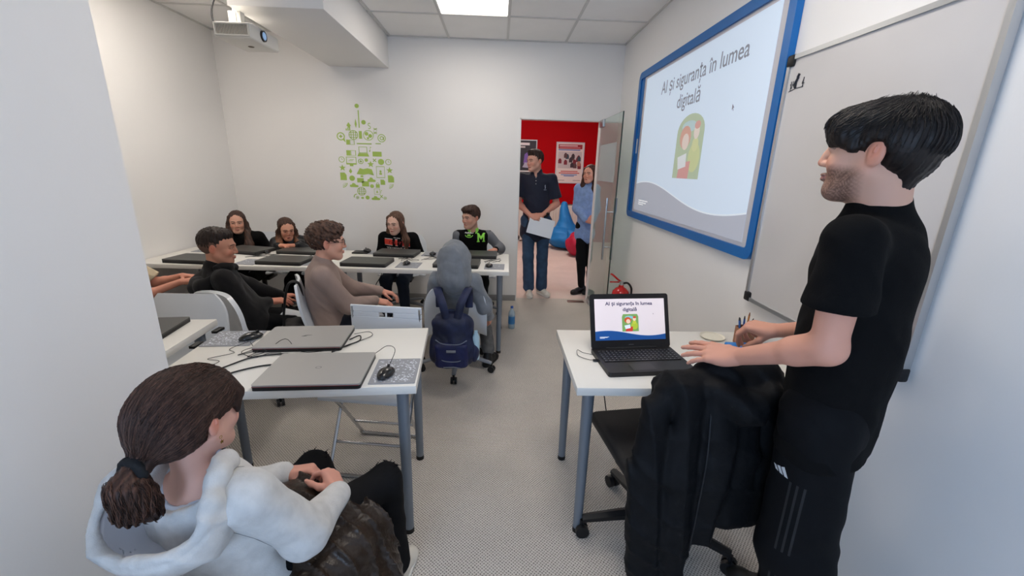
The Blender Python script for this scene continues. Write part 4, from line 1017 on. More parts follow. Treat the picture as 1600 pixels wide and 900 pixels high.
def person(label, H_, pelvis, neck, face, head, skin, yaw, arms, legs, top, bot, shoes, hair, extra=None, res=.007, fres=.0045, group=None, fat=1., fem=0, hs=None, up=(0, 0, 1),
           look=0., stubble=None, lips=(176, 104, 98), brow=(50, 34, 26), sleeve='long', loose=.012, neckr=.052, topz=None, jaw=1., roll_=0, shw=.108, iris=(70, 46, 30), feetyaw=None, wr=(.004, 24), knit=0, collar=True, boot=0):
    """one continuous body, clothing and hair as its children.
    pelvis, neck (base of the neck), head (ear level): positions; face: head direction; yaw: direction the chest faces"""
    s_ = H_/1.75; hs = hs or s_*.98; pelvis, neck, head = V(*pelvis), V(*neck), V(*head)
    fw = unit(V(yaw[0], yaw[1], 0)); lat = V(fw[1], -fw[0], 0)            # lat: the person's right
    sp = unit(neck-pelvis); fr = unit(fw-sp*(fw@sp))
    t = empty('person', (pelvis[0], pelvis[1], 0), 0, label, 'person', group)
    bpy.context.view_layer.update()
    Rh = tilt(rotm(face, up), roll_)
    B = Sdf()
    # trunk and neck
    sqf = (fr, 1.4); ch = neck-sp*.13*s_
    B.cone(pelvis, ch, .10*s_*fat, .118*s_, .03, sq=(fr, 1.6))
    sh = {}
    for sd in (-1, 1):                                            # -1 left, +1 right
        sh[sd] = neck+lat*sd*shw*H_-sp*.035*s_+fr*.005
        B.cone(ch+sp*.06*s_, sh[sd], .06*s_, .046*s_*fat, .04)
    hb = head+Rh@V(0, -.022, -.05)*hs
    B.cone(neck-sp*.03*s_, hb, neckr*s_*1.08, neckr*s_*.98, .03)
    B.frame(head, Rh, hs); head_prims(B, fem, jaw, 1-.15*fem); B.frame()
    top_s = Sdf(); bot_s = Sdf(); fine = [(head-.15*hs, head+.15*hs, fres)]
    L1, L2 = .172*H_, .15*H_
    A = {}
    for sd in (-1, 1):
        a = arms[0 if sd < 0 else 1]
        if a is None: continue
        wr_ = V(*a['w']); el = V(*a['e']) if 'e' in a else ik(sh[sd], wr_, L1, L2, a.get('pole', (0, 0, -1)))
        A[sd] = (sh[sd], el, wr_)
        B.chain([sh[sd], el, wr_], [.045*s_*fat, .037*s_*fat, .0245*s_], .02)
        mid = el+(wr_-el)*.3; B.cone(el, mid, .036*s_*fat, .037*s_*fat, .02)
        hand_prims(B, wr_, a['d'], a['up'], -sd, s_*a.get('sc', 1.0), a.get('curl', (25, 30, 20)), a.get('spread', 3), a.get('thumb', (0, 0)), a.get('each'))
        hc = wr_+unit(a['d'])*.08*s_
        if a.get('fine', 1): fine.append((hc-.11*s_, hc+.11*s_, fres))
        # sleeve
        lo_ = loose*1.0; e2 = el+(wr_-el)*.93
        if sleeve == 'long': top_s.chain([sh[sd], el, e2], [(.045*fat)*s_+lo_*.85, (.040*fat)*s_+lo_, .029*s_+lo_*.7], .03)
        else:
            q = a.get('short', .72); e1 = sh[sd]+(el-sh[sd])*q; n_ = unit(el-sh[sd])
            r1_, r2_ = .046*s_*fat+lo_*.7, .046*s_*fat+lo_*2.0
            def slv(P, A_=sh[sd], B_=e1+n_*.08, r1_=r1_, r2_=r2_, n_=n_, cut=e1):
                ba = B_-A_; pa = P-A_; t_ = np.clip(pa@ba/(ba@ba), 0, 1); q_ = pa-t_[:, None]*ba
                return np.maximum(np.sqrt((q_*q_).sum(1))-(r1_+(r2_-r1_)*t_), (P-cut)@n_)
            top_s.custom(slv, (sh[sd]+e1)/2, np.linalg.norm(e1-sh[sd])/2+.12, .025)
    hips = {}
    for sd in (-1, 1):
        hips[sd] = pelvis+lat*sd*.052*H_; g_ = legs[0 if sd < 0 else 1]
        if g_ is None: continue
        an = V(*g_['a']); kn = V(*g_['k']) if 'k' in g_ else ik(hips[sd], an, .245*H_, .235*H_, g_.get('pole', fw))
        B.chain([hips[sd], kn, an], [.075*s_*fat, .05*s_, .033*s_], .03)
        bot_s.chain([hips[sd], kn, an+(kn-an)*.06], [.088*s_*fat+.004, g_.get('kr', .060)*s_+.006, g_.get('cuff', .05)*s_], .025)
        # shoe
        fd = unit(V(*g_.get('f', (fw[0], fw[1], 0)))); S_ = Sdf(); flat_ = rotm((fd[0], fd[1], 0)); a0 = V(an[0], an[1], g_.get('z', 0))
        S_.frame(a0, flat_, s_)
        S_.cone((0, -.045, .045), (0, .13, .034), .042, .036, .02, sq=((1, 0, 0), 1.15)); S_.cone((0, -.04, .05), (0, -.02, .09+boot), .040, .040, .02); S_.ell((0, .13, .03), (.042, .05, .03), .02)
        S_.cone((0, -.03, .07), (0, .07, .055), .034, .03, .02); S_.plane((0, 0, .018), (0, 0, -1), .002)
        if np.linalg.norm(an) > 0 and g_.get('shoe', 1):
            so = organic('shoe', S_, shoes[0], t, max(res*.8, .005)); T_ = Sdf(); T_.frame(a0, flat_, s_)
            T_.cone((0, -.045, .02), (0, .135, .02), .045, .043, .02, sq=((1, 0, 0), 1.1)); T_.plane((0, 0, .026), (0, 0, 1), .002); T_.plane((0, 0, .0), (0, 0, -1), .002)
            organic('sole', T_, shoes[1], so, max(res*.8, .005))
    # lower garment
    bot_s.cone(pelvis-lat*.03*H_, pelvis+lat*.03*H_, .108*s_*fat, .108*s_*fat, .05, sq=(fr, 1.2)); bot_s.cone(pelvis, pelvis+sp*.06*s_, .112*s_*fat, .108*s_*fat, .04, sq=(fr, 1.3))
    # upper garment
    lo_ = loose
    tz = topz if topz is not None else .02
    top_s.pr = [(f, k, o) for f, k, o in top_s.pr]; arms_pr = top_s.pr; top_s.pr = []
    [top_s.cone(pelvis+sp*tz+lat*q_*.038*H_, pelvis+sp*.2*s_, .112*s_*fat+lo_, .115*s_*fat+lo_, .04, sq=(fr, 1.22)) for q_ in (-1, 1)]; top_s.cone(pelvis+sp*.15*s_, ch, .12*s_*fat+lo_, .142*s_*(.5+.5*fat)+lo_, .04, sq=(fr, 1.38))
    for sd in (-1, 1): top_s.cone(ch+sp*.055*s_, sh[sd], .062*s_+lo_*.5, .043*s_*fat+lo_*.7, .05)
    if collar: top_s.cone(neck-sp*.02*s_-fr*.004, neck+(hb-neck)*.32, .064*s_+lo_*.5, .056*s_+lo_*.35, .03)
    top_s.pr += arms_pr
    if extra: extra(dict(S=top_s, B=B, bot=bot_s, head=head, Rh=Rh, hs=hs, neck=neck, sp=sp, fr=fr, lat=lat, sh=sh, A=A, pelvis=pelvis, s=s_, t=t, ch=ch, hips=hips))
    amp, fq = wr
    if amp: top_s.disp = lambda P: amp*.35*wrinkle(P, fq, 1.3)+amp*.2*wrinkle(P, fq*2.1, 4.)-amp*.9*fold(P, fq*1.1, 2.)*(.5+.5*np.sin(P@V(9, 7, 11)))
    bot_s.disp = lambda P: .0022*wrinkle(P, 30, 2.2)-.004*fold(P, 26, 1.)*(.5+.5*np.sin(P@V(9, 7, 11))); top_s.dm = amp; bot_s.dm = .003
    def tone(P):
        L = (P-head)@Rh/hs; c = face_tone(L, skin, lips, brow, stubble=stubble)
        far = (np.abs(L).max(1) > .2)[:, None]; k = tuple(int(v*q) for v, q in zip(skin, (1, .93, .92))); return np.where(far, lin3(k), c)
    bo = organic('body', B, skin_m, t, res, fine, tone)
    eyes(t, head, Rh, hs, look, iris)
    organic('top', top_s, top, t, res) if top else None
    organic('trousers', bot_s, bot, t, res*1.1)
    if hair: hair(t, head, Rh, hs)
    return t

def hair_tone(c1, c2, head, Rh, k=38):
    def f(P):
        L = (P-V(*head))@Rh; a = np.arctan2(L[:, 0], L[:, 1]+.01)
        v = .5+.5*np.sin(a*k+3*np.sin(a*9+L[:, 2]*20)+L[:, 2]*14); v = (.6*v+.4*(.5+.5*np.sin(a*k*2.3+L[:, 2]*30)))[:, None]
        return lin3(c1)*(1-v)+lin3(c2)*v
    return f
def groove(head, Rh, amp, k=60):
    def f(P):
        L = (P-V(*head))@Rh; a = np.arctan2(L[:, 0], L[:, 1]+.01); return amp*np.sin(a*k+2*np.sin(L[:, 2]*35))+amp*.6*np.sin(a*k*.43+L[:, 2]*22)
    return f
from mathutils.bvhtree import BVHTree
def decal(src, surf, o, out, up, m, name, parent, off=.0015, dist=.3):
    """lays a flat outline mesh (made in x, y) on a garment"""
    out = Vector(out).normalized(); up = Vector(up); up = (up-out*up.dot(out)).normalized(); rt = up.cross(out)
    bv = BVHTree.FromPolygons([v.co for v in surf.data.vertices], [p.vertices for p in surf.data.polygons])
    me = src.data if hasattr(src, 'data') else src
    for v in me.vertices:
        p = Vector(o)+rt*v.co.x+up*v.co.y; h = bv.ray_cast(p+out*dist, -out, dist*2)
        v.co = (h[0]+out*(off+v.co.z*.2)) if h[0] else p+out*off
    return me
def flat_mesh(b, name='print'):
    me = bpy.data.meshes.new(name); me.from_pydata(b.v, [], b.f); bm = bmesh.new(); bm.from_mesh(me)
    bmesh.ops.triangulate(bm, faces=bm.faces[:]); bmesh.ops.subdivide_edges(bm, edges=[e for e in bm.edges if e.calc_length() > .02], cuts=3, use_grid_fill=True); bm.to_mesh(me); bm.free(); return me
def print_on(surf, o, out, up, b, m, name, parent, off=.0015):
    me = flat_mesh(b, name); decal(me, surf, o, out, up, m, name, parent, off); return link(name, me, m, parent, 0)
def text_on(surf, o, out, up, txt, size, m, name, parent, off=.002, bold=0, sx=1, Mx=None):
    tmp = text_obj(txt, size, name, m, None, Mx, 0, bold=bold, sx=sx); me = tmp.data; bpy.data.objects.remove(tmp)
    decal(me, surf, o, out, up, m, name, parent, off); me.materials.clear(); return link(name, me, m, parent, 0)
def kid(t, n):
    return [c for c in t.children if c.name.split('.')[0] == n][0]

# ---- hair builders
def h_short(c1, c2, vol=(0, 0, 0), top=(.0, .035, .10), topr=(.055, .06, .028), fringe=None, nape=-.06, side=.0, amp=.003, res=.005, curly=0, face_cut=(0, .135, -.028), face_r=(.080, .078, .098), fade=None):
    def f(t, head, Rh, hs):
        S = Sdf().frame(head, Rh, hs)
        S.ell((0, -.018, .040), (.0800+vol[0], .0995+vol[1], .0905+vol[2]), .01)
        if topr: S.ell(top, topr, .03)
        S.ell(face_cut, face_r, .008, 's')
        for x in (-1, 1):
            S.ell((x*.092, .040, -.028), (.04, .045, .052), .008, 's'); S.ell((x*.09, -.010, -.012+side), (.03, .024, .038), .006, 's')
        S.plane((0, 0, nape), (0, .35, -1), .01)
        S.frame()
        if fringe: S.frame(head, Rh, hs); fringe(S); S.frame()
        if curly: S.disp = lambda P: curly*(wrinkle(P, 110, 1)+.6*wrinkle(P, 190, 3)); S.dm = curly*2
        else: g_ = groove(head, Rh, amp); S.disp = lambda P: g_(P)+amp*.5*wrinkle(P, 60, 2)
        S.dm = max(S.dm, amp*2)
        return organic('hair', S, hair_m, t, res, tone=hair_tone(c1, c2, head, Rh, 30) if not curly else (lambda P: lin3(c1)+(lin3(c2)-lin3(c1))*(.5+.5*wrinkle(P, 130, 5))[:, None]))
    return f
def h_long(c1, c2, drop=.30, spread=.02, part=0., front=(1, 1), res=.005, lean=(0, 0), back=1, tip=None, wave=0):
    def f(t, head, Rh, hs):
        S = Sdf().frame(head, Rh, hs)
        S.ell((0, -.018, .038), (.082, .100, .090), .01)
        S.ell((0, .135, -.035), (.072, .082, .122), .01, 's'); S.ell((part, .11, .07), (.018, .04, .06), .02, 's'); S.plane((0, 0, -.09), (0, 0, -1), .01)
        S.frame(); h = V(*head); dn = V(lean[0], lean[1], -1)
        w_ = lambda p: h+Rh@(V(*p)*hs)
        for i, x in enumerate((-1, 1)):
            a, b, c_ = w_((x*.062, .035, .06)), w_((x*.076, .014, -.02)), w_((x*.082, .012*front[i], -.09))
            d_ = c_+dn*drop*.5*hs+Rh@V(x*spread, .055*front[i], 0); e = c_+dn*drop*hs+Rh@V(x*spread*1.1, .085*front[i], 0)
            S.chain([a, b, c_, d_, e], [.022*hs, .027*hs, .034*hs, .040*hs, .020*hs], .02, sq=(Rh[:, 1], 1.5))
        if back: S.chain([w_((0, -.06, .0)), w_((0, -.07, -.10)), w_((0, -.065, -.10))+dn*drop*.7*hs], [.06*hs, .066*hs, .04*hs], .03, sq=(Rh[:, 1], 1.5))
        g_ = groove(head, Rh, .0022, 70)
        S.disp = lambda P: g_(P)+(wave*np.sin(P[:, 2]*55) if wave else 0); S.dm = .006
        def tone(P):
            c = hair_tone(c1, c2, head, Rh, 34)(P)
            if tip is not None: w = np.clip((h[2]-P[:, 2]-.03)/.18, 0, 1)[:, None]*.85; c = c*(1-w)+lin3(tip)*w*(.6+.8*(c[:, :1]/max(lin3(c2)[0], 1e-4)).clip(0, 1))
            return c
        return organic('hair', S, hair_m, t, res, tone=tone)
    return f
def strands(parent, S, starts, flow, n=14, step=.012, r=.0007, c1=(30, 20, 16), c2=(80, 56, 44), lift=.0012, seed=1, name='strands'):
    """fine locks that follow the hair volume"""
    rg = np.random.RandomState(seed); P = np.array(starts, float); N = len(P); path = [P]
    act = None
    def proj(P, lf):
        for _ in range(2):
            d = S.ev(P); e = .002; g = np.stack([S.ev(P+V(*(e if i == j else 0 for j in range(3))))-d for i in range(3)], 1)/e
            g /= np.maximum(np.linalg.norm(g, axis=1), 1e-6)[:, None]; P = P-g*(d-lf)[:, None]
        return P
    lf = rg.uniform(-.0004, lift, N); P = proj(P, lf); path = [P]
    for i in range(n):
        d = flow(P, rg); P = proj(P+d*step, lf); path.append(P)
    A = np.stack(path, 1); L = A.shape[1]
    T = np.gradient(A, axis=1); T /= np.maximum(np.linalg.norm(T, axis=2), 1e-9)[..., None]
    U_ = np.cross(T, V(.3, .5, .81)); U_ /= np.maximum(np.linalg.norm(U_, axis=2), 1e-9)[..., None]; W_ = np.cross(T, U_)
    ra = (r*rg.uniform(.7, 1.5, N))[:, None]*np.sin(np.linspace(.25, 2.95, L))[None]**.5
    vs = np.stack([A+(U_*math.cos(a)+W_*math.sin(a))*ra[..., None] for a in (0, 2.094, 4.189)], 2)
    vs = vs.reshape(-1, 3); base = (np.arange(N)[:, None]*L+np.arange(L-1)[None]).ravel()*3; F = []
    for k in range(3): j = (k+1) % 3; F.append(np.stack([base+k, base+j, base+3+j, base+3+k], 1))
    F = np.concatenate(F); me = bpy.data.meshes.new(name); me.from_pydata(vs, [], F.tolist())
    m_ = rg.uniform(0, 1, N)**1.5; col = lin3(c1)*(1-m_[:, None])+lin3(c2)*m_[:, None]; col = np.repeat(col, L*3, 0)
    at = me.attributes.new('tone', 'FLOAT_COLOR', 'POINT'); at.data.foreach_set('color', np.concatenate([col, np.ones((len(vs), 1))], 1).astype(np.float32).ravel())
    o = link(name, me, hair_m, parent, 180); o['kind'] = 'stuff'; return o

blackcot = mat('black_cotton', (15, 15, 16), .9, bump=(240, .25), spec=.12)
blackjean = mat('black_denim', (18, 18, 20), .85, bump=(300, .3), spec=.2)
greyjean = mat('grey_denim', (92, 92, 92), .85, bump=(300, .3), var=(30, .2))
bluejean = mat('blue_denim', (52, 76, 104), .85, bump=(300, .3), var=(14, .25))
shoe_w = mat('white_leather', (222, 216, 204), .5); sole_w = mat('white_sole', (228, 224, 216), .6)
shoe_b = mat('black_leather', (20, 19, 19), .5); sole_b = mat('black_sole', (26, 26, 26), .6)
SKN = (206, 156, 132)

# ---- presenter at the right
def teacher_fringe(S):
    S.ell((0, .042, .056), (.076, .058, .046), .03); S.chain([(.02, .075, .075), (-.02, .088, .05), (-.045, .084, .012)], [.024, .022, .010], .02)
    S.chain([(-.02, .07, .06), (-.06, .06, .035), (-.070, .038, .008)], [.026, .022, .012], .02)
    S.chain([(.02, .07, .06), (.06, .06, .035), (.070, .038, .008)], [.026, .022, .012], .02)
def h_teacher(t, head, Rh, hs):
    S = Sdf().frame(head, Rh, hs)
    S.ell((0, -.020, .038), (.088, .098, .080), .01); S.ell((0, -.050, .022), (.080, .062, .074), .03)
    S.ell((0, .135, -.045), (.085, .075, .085), .006, 's')
    for x in (-1, 1): S.ell((x*.085, .045, -.045), (.05, .058, .060), .006, 's'); S.ell((x*.09, -.005, -.016), (.035, .027, .040), .006, 's')
    S.plane((0, -.02, -.060), (0, .62, -1), .01)
    S.cone((0, -.066, -.02), (0, -.056, -.072), .050, .034, .02, sq=((0, 1, 0), 1.4))
    teacher_fringe(S); S.frame(); g_ = groove(head, Rh, .0016, 60)
    S.disp = lambda P: g_(P)+.0015*wrinkle(P, 50, 2); S.dm = .005
    c1, c2 = (14, 11, 11), (38, 30, 27)
    o = organic('hair', S, hair_m, t, .0045, tone=hair_tone(c1, c2, head, Rh, 36))
    rg = np.random.RandomState(4); n = 2600; a = rg.uniform(0, 6.283, n); b = rg.uniform(.0, 1.25, n)
    L = np.stack([.09*np.sin(b)*np.cos(a), -.035+.12*np.sin(b)*np.sin(a), .05+.09*np.cos(b)], 1); st = V(*head)+L@Rh.T*hs
    crown = V(0, -.05, .14)
    def flow(P, rg):
        q = (P-V(*head))@Rh/hs; d = q-crown; d[:, 2] = -np.abs(d[:, 2])*.8-.02; d[:, 1] += .03*(q[:, 1] > -.02)
        d /= np.linalg.norm(d, axis=1)[:, None]; d += rg.normal(0, .12, d.shape); return (d/np.linalg.norm(d, axis=1)[:, None])@Rh.T
    strands(o, S, st, flow, 9, .010, .0007, c1, (50, 42, 38), .002)
    return o
def teacher_extra(D):
    D['S'].plane(D['pelvis']-D['sp']*.115+D['fr']*0, -D['sp'], .01)
tt = person('young man in a black t-shirt standing side on at the right desk', 1.77, (.935, 1.005, .93), (.925, 1.0, 1.445), (-.60, .80, .06), (.885, 1.0, 1.600), (214, 168, 146), (-.64, .77),
    [dict(e=(.775, .882, 1.158), w=(.715, 1.115, 1.024), d=(-.40, .57, -.15), up=(-.45, -.35, 1), each=[(6, 8, 6), (5, 7, 5), (7, 9, 6), (10, 12, 8)], spread=6, thumb=(.25, 0), short=.62),
     dict(e=(1.12, 1.17, 1.10), w=(1.01, 1.38, 1.005), d=(-.62, .62, -.06), up=(.1, -.35, .9), each=[(45, 40, 20), (50, 45, 25), (60, 50, 30), (65, 55, 30)], thumb=(.35, .35), spread=2, short=.8)],
    [dict(a=(.97, .90, .075), f=(-.7, .7, 0), cuff=.09, kr=.092), dict(a=(1.06, 1.14, .075), kr=.08, f=(-.72, .7, 0), cuff=.075)], blackcot, mat('black_track', (13, 14, 17), .75, bump=(120, .1), spec=.15), (shoe_b, sole_b),
    h_teacher, teacher_extra, res=.0065, fres=.0026, fat=.96, hs=1.0, stubble=(72, 48, 38), loose=.018, sleeve='short', topz=-.14, neckr=.056, jaw=1.1, wr=(.007, 17), brow=(36, 26, 22), lips=(180, 112, 104), collar=True)
ttop, ttr = kid(tt, 'top'), kid(tt, 'trousers')
pr = mat('print_pale', (200, 204, 208), .6)
lv = (-.77, -.64, 0)   # his left side
b = MB()
for k in range(3):
    x = -.019+k*.0135; h = .014+k*.009; b.poly([(x, -.012), (x+.0095, -.012-.0), (x+.0095-.010-k*.002, h*.8-.012), (x-.010-k*.002+.001, h*.6-.012)], .0006)
print_on(ttr, (.778, .93, .775), lv, (0, 0, 1), b, pr, 'stripe_emblem', tt)
print_on(ttop, (.778, .93, .951), lv, (0, 0, 1), MB().poly([(-.002, -.006), (.002, -.006), (.002, .006), (-.002, .006)], .0005), mat('tag_blue', (120, 170, 220), .5), 'hem_tag', tt)
# side stripes of the track trousers
for k in range(3):
    b = MB().poly([(-.003+k*.017, -.33), (.003+k*.017, -.33), (.003+k*.017, .10), (-.003+k*.017, .10)], .0004)
    print_on(ttr, (.83, .94, .66), lv, (0, 0, 1), b, mat('stripe_dark', (23, 25, 29), .6), 'side_stripe', tt)

# ---- girl in the foreground
GR, BR_ = (156, 164, 172), (70, 46, 38)
hood_m = mat('grey_marl', (206, 205, 203), .9, bump=(320, .3), var=(26, .10), sheen=.15, spec=.15)
def h_girl(t, head, Rh, hs):
    c1, c2 = (32, 21, 18), (60, 40, 33)
    S = Sdf().frame(head, Rh, hs)
    S.ell((0, -.020, .042), (.086, .108, .090), .01); S.ell((0, -.06, .0), (.075, .072, .075), .04)
    S.ell((0, .14, -.05), (.085, .078, .095), .008, 's')
    for x in (-1, 1): S.ell((x*.088, .045, -.055), (.05, .066, .070), .008, 's'); S.ell((x*.09, -.012, -.022), (.03, .022, .038), .006, 's')
    S.plane((0, -.03, -.080), (0, .75, -1), .012)
    S.ell((0, .030, .048), (.077, .068, .066), .02); S.chain([(.02, .07, .075), (.055, .076, .035), (.066, .066, -.012)], [.018, .016, .006], .015); S.chain([(-.02, .07, .075), (-.055, .076, .035), (-.066, .066, -.012)], [.018, .016, .006], .015)
    S.ell((0, -.135, -.048), (.034, .022, .026), .02)
    S.frame(); g_ = groove(head, Rh, .0012, 46); S.disp = lambda P: g_(P); S.dm = .004
    o = organic('hair', S, hair_m, t, .0042, tone=hair_tone(c1, c2, head, Rh, 40))
    tie = V(0, -.135, -.052)
    rg = np.random.RandomState(2); n = 4200; a = rg.uniform(0, 6.283, n); b = rg.uniform(0, 1.9, n)
    L = np.stack([.086*np.sin(b)*np.cos(a), -.02+.108*np.sin(b)*np.sin(a), .042+.09*np.cos(b)], 1); L = L[(L[:, 2] > -.03+(-L[:, 1]*.2)) & (L[:, 1] < .07)]
    st = V(*head)+L@Rh.T*hs
    def flow(P, rg):
        q = (P-V(*head))@Rh/hs; d = tie-q; dist = np.linalg.norm(d, axis=1)[:, None]; d = d/dist
        w = np.clip((q[:, 2:3]-.0)/.1, 0, 1); d = d*(1-w*.5)+V(0, -1, 0)*w*.5; d += rg.normal(0, .07, d.shape); d *= np.clip(dist/.03, 0, 1); return (d/np.maximum(np.linalg.norm(d, axis=1), 1e-6)[:, None]*np.clip(dist/.03, .05, 1))@Rh.T
    strands(o, S, st, flow, 13, .0105, .00065, c1, (108, 78, 66), .0018)
    # ponytail
    Pn = Sdf().frame(head, Rh, hs)
    Pn.chain([(0, -.145, -.055), (.004, -.160, -.080), (.010, -.152, -.125), (.02, -.13, -.165)], [.022, .036, .037, .015], .02)
    Pn.frame(); Pn.disp = lambda P: .0022*np.sin((P@V(1, .6, 0))*420+3*np.sin(P[:, 2]*40))+.0015*wrinkle(P, 60, 1); Pn.dm = .004
    po = organic('ponytail', Pn, hair_m, t, .004, tone=hair_tone(c1, (92, 62, 50), head, Rh, 60))
    rg = np.random.RandomState(6); n = 900; a = rg.uniform(0, 6.283, n)
    L = np.stack([.03*np.cos(a), -.150+.03*np.sin(a), rg.uniform(-.12, -.06, n)], 1); st = V(*head)+L@Rh.T*hs
    def flow2(P, rg): d = np.tile(Rh@V(.05, .05, -1), (len(P), 1))+rg.normal(0, .13, P.shape); return d/np.linalg.norm(d, axis=1)[:, None]
    strands(po, Pn, st, flow2, 9, .009, .0007, c1, (110, 78, 64), .003, 3)
    T_ = Sdf().frame(head, Rh, hs)
    for i in range(12):
        a0, a1 = 6.283*i/12, 6.283*(i+1)/12; T_.cone((.026*math.cos(a0), -.142, -.052+.024*math.sin(a0)), (.026*math.cos(a1), -.142, -.052+.024*math.sin(a1)), .010, .010, .006)
    T_.disp = lambda P: .001*wrinkle(P, 300, 1)
    organic('hair_tie', T_, mat('tie_black', (16, 18, 22), .8), t, .004)
    # ear ring
    W = lambda p: Vector(V(*head)+Rh@(V(*p)*hs))
    MB().tube([W((.083, -.004+.0035*math.cos(a), -.040+.0035*math.sin(a))) for a in [i*6.283/10 for i in range(11)]], .0006, 6).build('earring', mat('gold', (214, 176, 96), .25, metal=1), t, 180)
    MB().poly([((1 if k % 2 == 0 else .42)*.0055*math.sin(6.2832*k/10), (1 if k % 2 == 0 else .42)*.0055*math.cos(6.2832*k/10)) for k in range(10)], .001,
              Matrix.Translation(W((.084, -.004, -.052))) @ Matrix.Rotation(R(70), 4, 'Z') @ Matrix.Rotation(R(90), 4, 'X')).build('earring_star', mat('gold', (214, 176, 96), .25, metal=1), t, smooth=0)
    return o
def girl_extra(D):
    S, N, fr, lat, sp = D['S'], D['neck'], D['fr'], D['lat'], D['sp']
    # hood lying open on the back: a thick-walled bowl
    Rm = np.stack([lat, np.cross(sp, lat), sp], 1)
    Hs = Sdf(); c0 = N-fr*.075-sp*.022
    Rb = tilt(Rm, 0); ax = Rb
    r_ = V(.150, .115, .125)
    def bowl(P):
        p = (P-c0)@ax; k0 = np.sqrt(((p/r_)**2).sum(1)); k1 = np.sqrt(((p/(r_*r_))**2).sum(1))+1e-9; d = k0*(k0-1)/k1
        d = np.abs(d)-.010; cut = p[:, 2]-(.030+.38*p[:, 1]+.008*np.sin(p[:, 0]*30)); cut2 = (p[:, 1]-.075)
        return np.maximum(np.maximum(d, cut), cut2)
    Hs.custom(bowl, c0, .17)
    for i in range(16):   # rolled edge
        a0, a1 = math.pi*(1.04+.0+i*(.92/16))-.0, math.pi*(1.04+(i+1)*(.92/16))
        q = lambda a: c0+ax@V(.150*math.cos(a)*.94, .115*math.sin(a)*.94, .030+.38*.115*math.sin(a)*.94+.008*math.sin(.141*math.cos(a)*30))
        Hs.cone(q(a0), q(a1), .011, .011, .006)
    for x in (-1, 1):     # front edges running down from the neck to the chest
        Hs.chain([c0+ax@V(x*.140, -.016, .026), c0+ax@V(x*.132, .02, .052), c0+ax@V(x*.105, .06, .062), c0+ax@V(x*.075, .115, .052), c0+ax@V(x*.045, .15, .0)], [.013, .018, .020, .017, .012], .025)
    Hs.disp = lambda P: .003*wrinkle(P, 30, 3)-.007*fold(P, 32, 1.); Hs.dm = .01
    hd_ = organic('hood', Hs, hood_m, D['t'], .005)
    Ln = Sdf()
    def lining(P):
        p = (P-c0)@ax; r2 = r_*.90; k0 = np.sqrt(((p/r2)**2).sum(1)); k1 = np.sqrt(((p/(r2*r2))**2).sum(1))+1e-9
        return np.maximum(np.maximum(np.abs(k0*(k0-1)/k1)-.005, p[:, 2]-(.018+.38*p[:, 1])), p[:, 1]-.06)
    Ln.custom(lining, c0, .16); Ln.disp = lambda P: -.004*fold(P, 40, 2., (1, .3, .2)); Ln.dm = .006
    organic('hood_lining', Ln, mat('lining_pale', (222, 222, 228), .9), hd_, .005)
    S.ell(N+sp*.035-fr*.030, (.075, .085, .075), .012, 's')
    # pale tee collar
    Tc = Sdf(); Tc.cone(N-sp*.03, N+sp*.05, .080, .066, .01); Tc.cone(N-sp*.03, N+sp*.09, .058, .056, .004, 's'); Tc.plane(N+sp*.004+fr*0, sp*1.-fr*.45, .003)
    organic('tee_collar', Tc, mat('pale_blue_tee', (206, 210, 220), .85), D['t'], .004)
    # ribbed cuff and shoulder seam
    for sd in (1, -1):
        s0, e, w_ = D['A'][sd]; d = unit(w_-e); Cf = Sdf(); Cf.cone(w_-d*.055, w_-d*.012, .034, .030, .004); Cf.disp = lambda P: .0008*np.sin(P@V(500, 300, 0)); organic('cuff', Cf, hood_m, D['t'], .005)
gx_, gy_ = -.700, .875
girl = person('girl with a brown ponytail and a light grey hoodie seated in the left foreground', 1.50, (-.69, .93, .49), (-.705, .845, .832), (.26, .965, -.04), (gx_, gy_, .972), (218, 170, 152), (.30, .954),
    [dict(e=(-.90, .98, .62), w=(-.665, 1.165, .575), d=(.9, .1, .10), up=(-.2, .25, .9), each=[(35, 35, 20), (42, 40, 25), (50, 45, 25), (55, 45, 25)], thumb=(.3, .1), spread=2),
     dict(e=(-.485, .885, .622), w=(-.470, 1.075, .580), d=(-.55, .62, .32), up=(.55, .2, .75), each=[(55, 50, 25), (60, 55, 30), (66, 55, 30), (70, 60, 30)], thumb=(.1, .1), spread=2)],
    [dict(k=(-.66, 1.325, .465), a=(-.62, 1.47, .10), f=(.1, 1, 0), cuff=.052), dict(k=(-.385, 1.255, .465), a=(-.355, 1.235, .09), f=(.18, .97, 0), cuff=.058)], hood_m, blackjean, (shoe_w, sole_w),
    h_girl, girl_extra, res=.0065, fres=.003, hs=.95, fem=1, loose=.022, neckr=.045, wr=(.008, 19), shw=.098, topz=-.04, collar=False, fat=1.0)
# armhole seams of the hoodie
def seam(surf, c, ax, r0, parent, m, n=40, a0=0, a1=6.283):
    bv = BVHTree.FromPolygons([v.co for v in surf.data.vertices], [p.vertices for p in surf.data.polygons])
    c, ax = Vector(c), Vector(ax).normalized(); u = ax.orthogonal().normalized(); w_ = ax.cross(u); pts = []
    for i in range(n+1):
        a = a0+(a1-a0)*i/n; d = u*math.cos(a)+w_*math.sin(a); h = bv.ray_cast(c+d*r0, -d, r0)
        if h[0]: pts.append(h[0]+d*.0004)
    if len(pts) > 4: MB().tube(pts, .0011, 5, False).build('seam', m, parent, 180)
for sd in (1, -1):
    N_ = Vector((-.705, .845, .832)); la = Vector((.954, -.30, 0))*sd
    seam(kid(girl, 'top'), N_+la*.115+Vector((0, 0, -.045)), la+Vector((0, 0, .35)), .16, girl, mat('seam_grey', (140, 142, 144), .9))
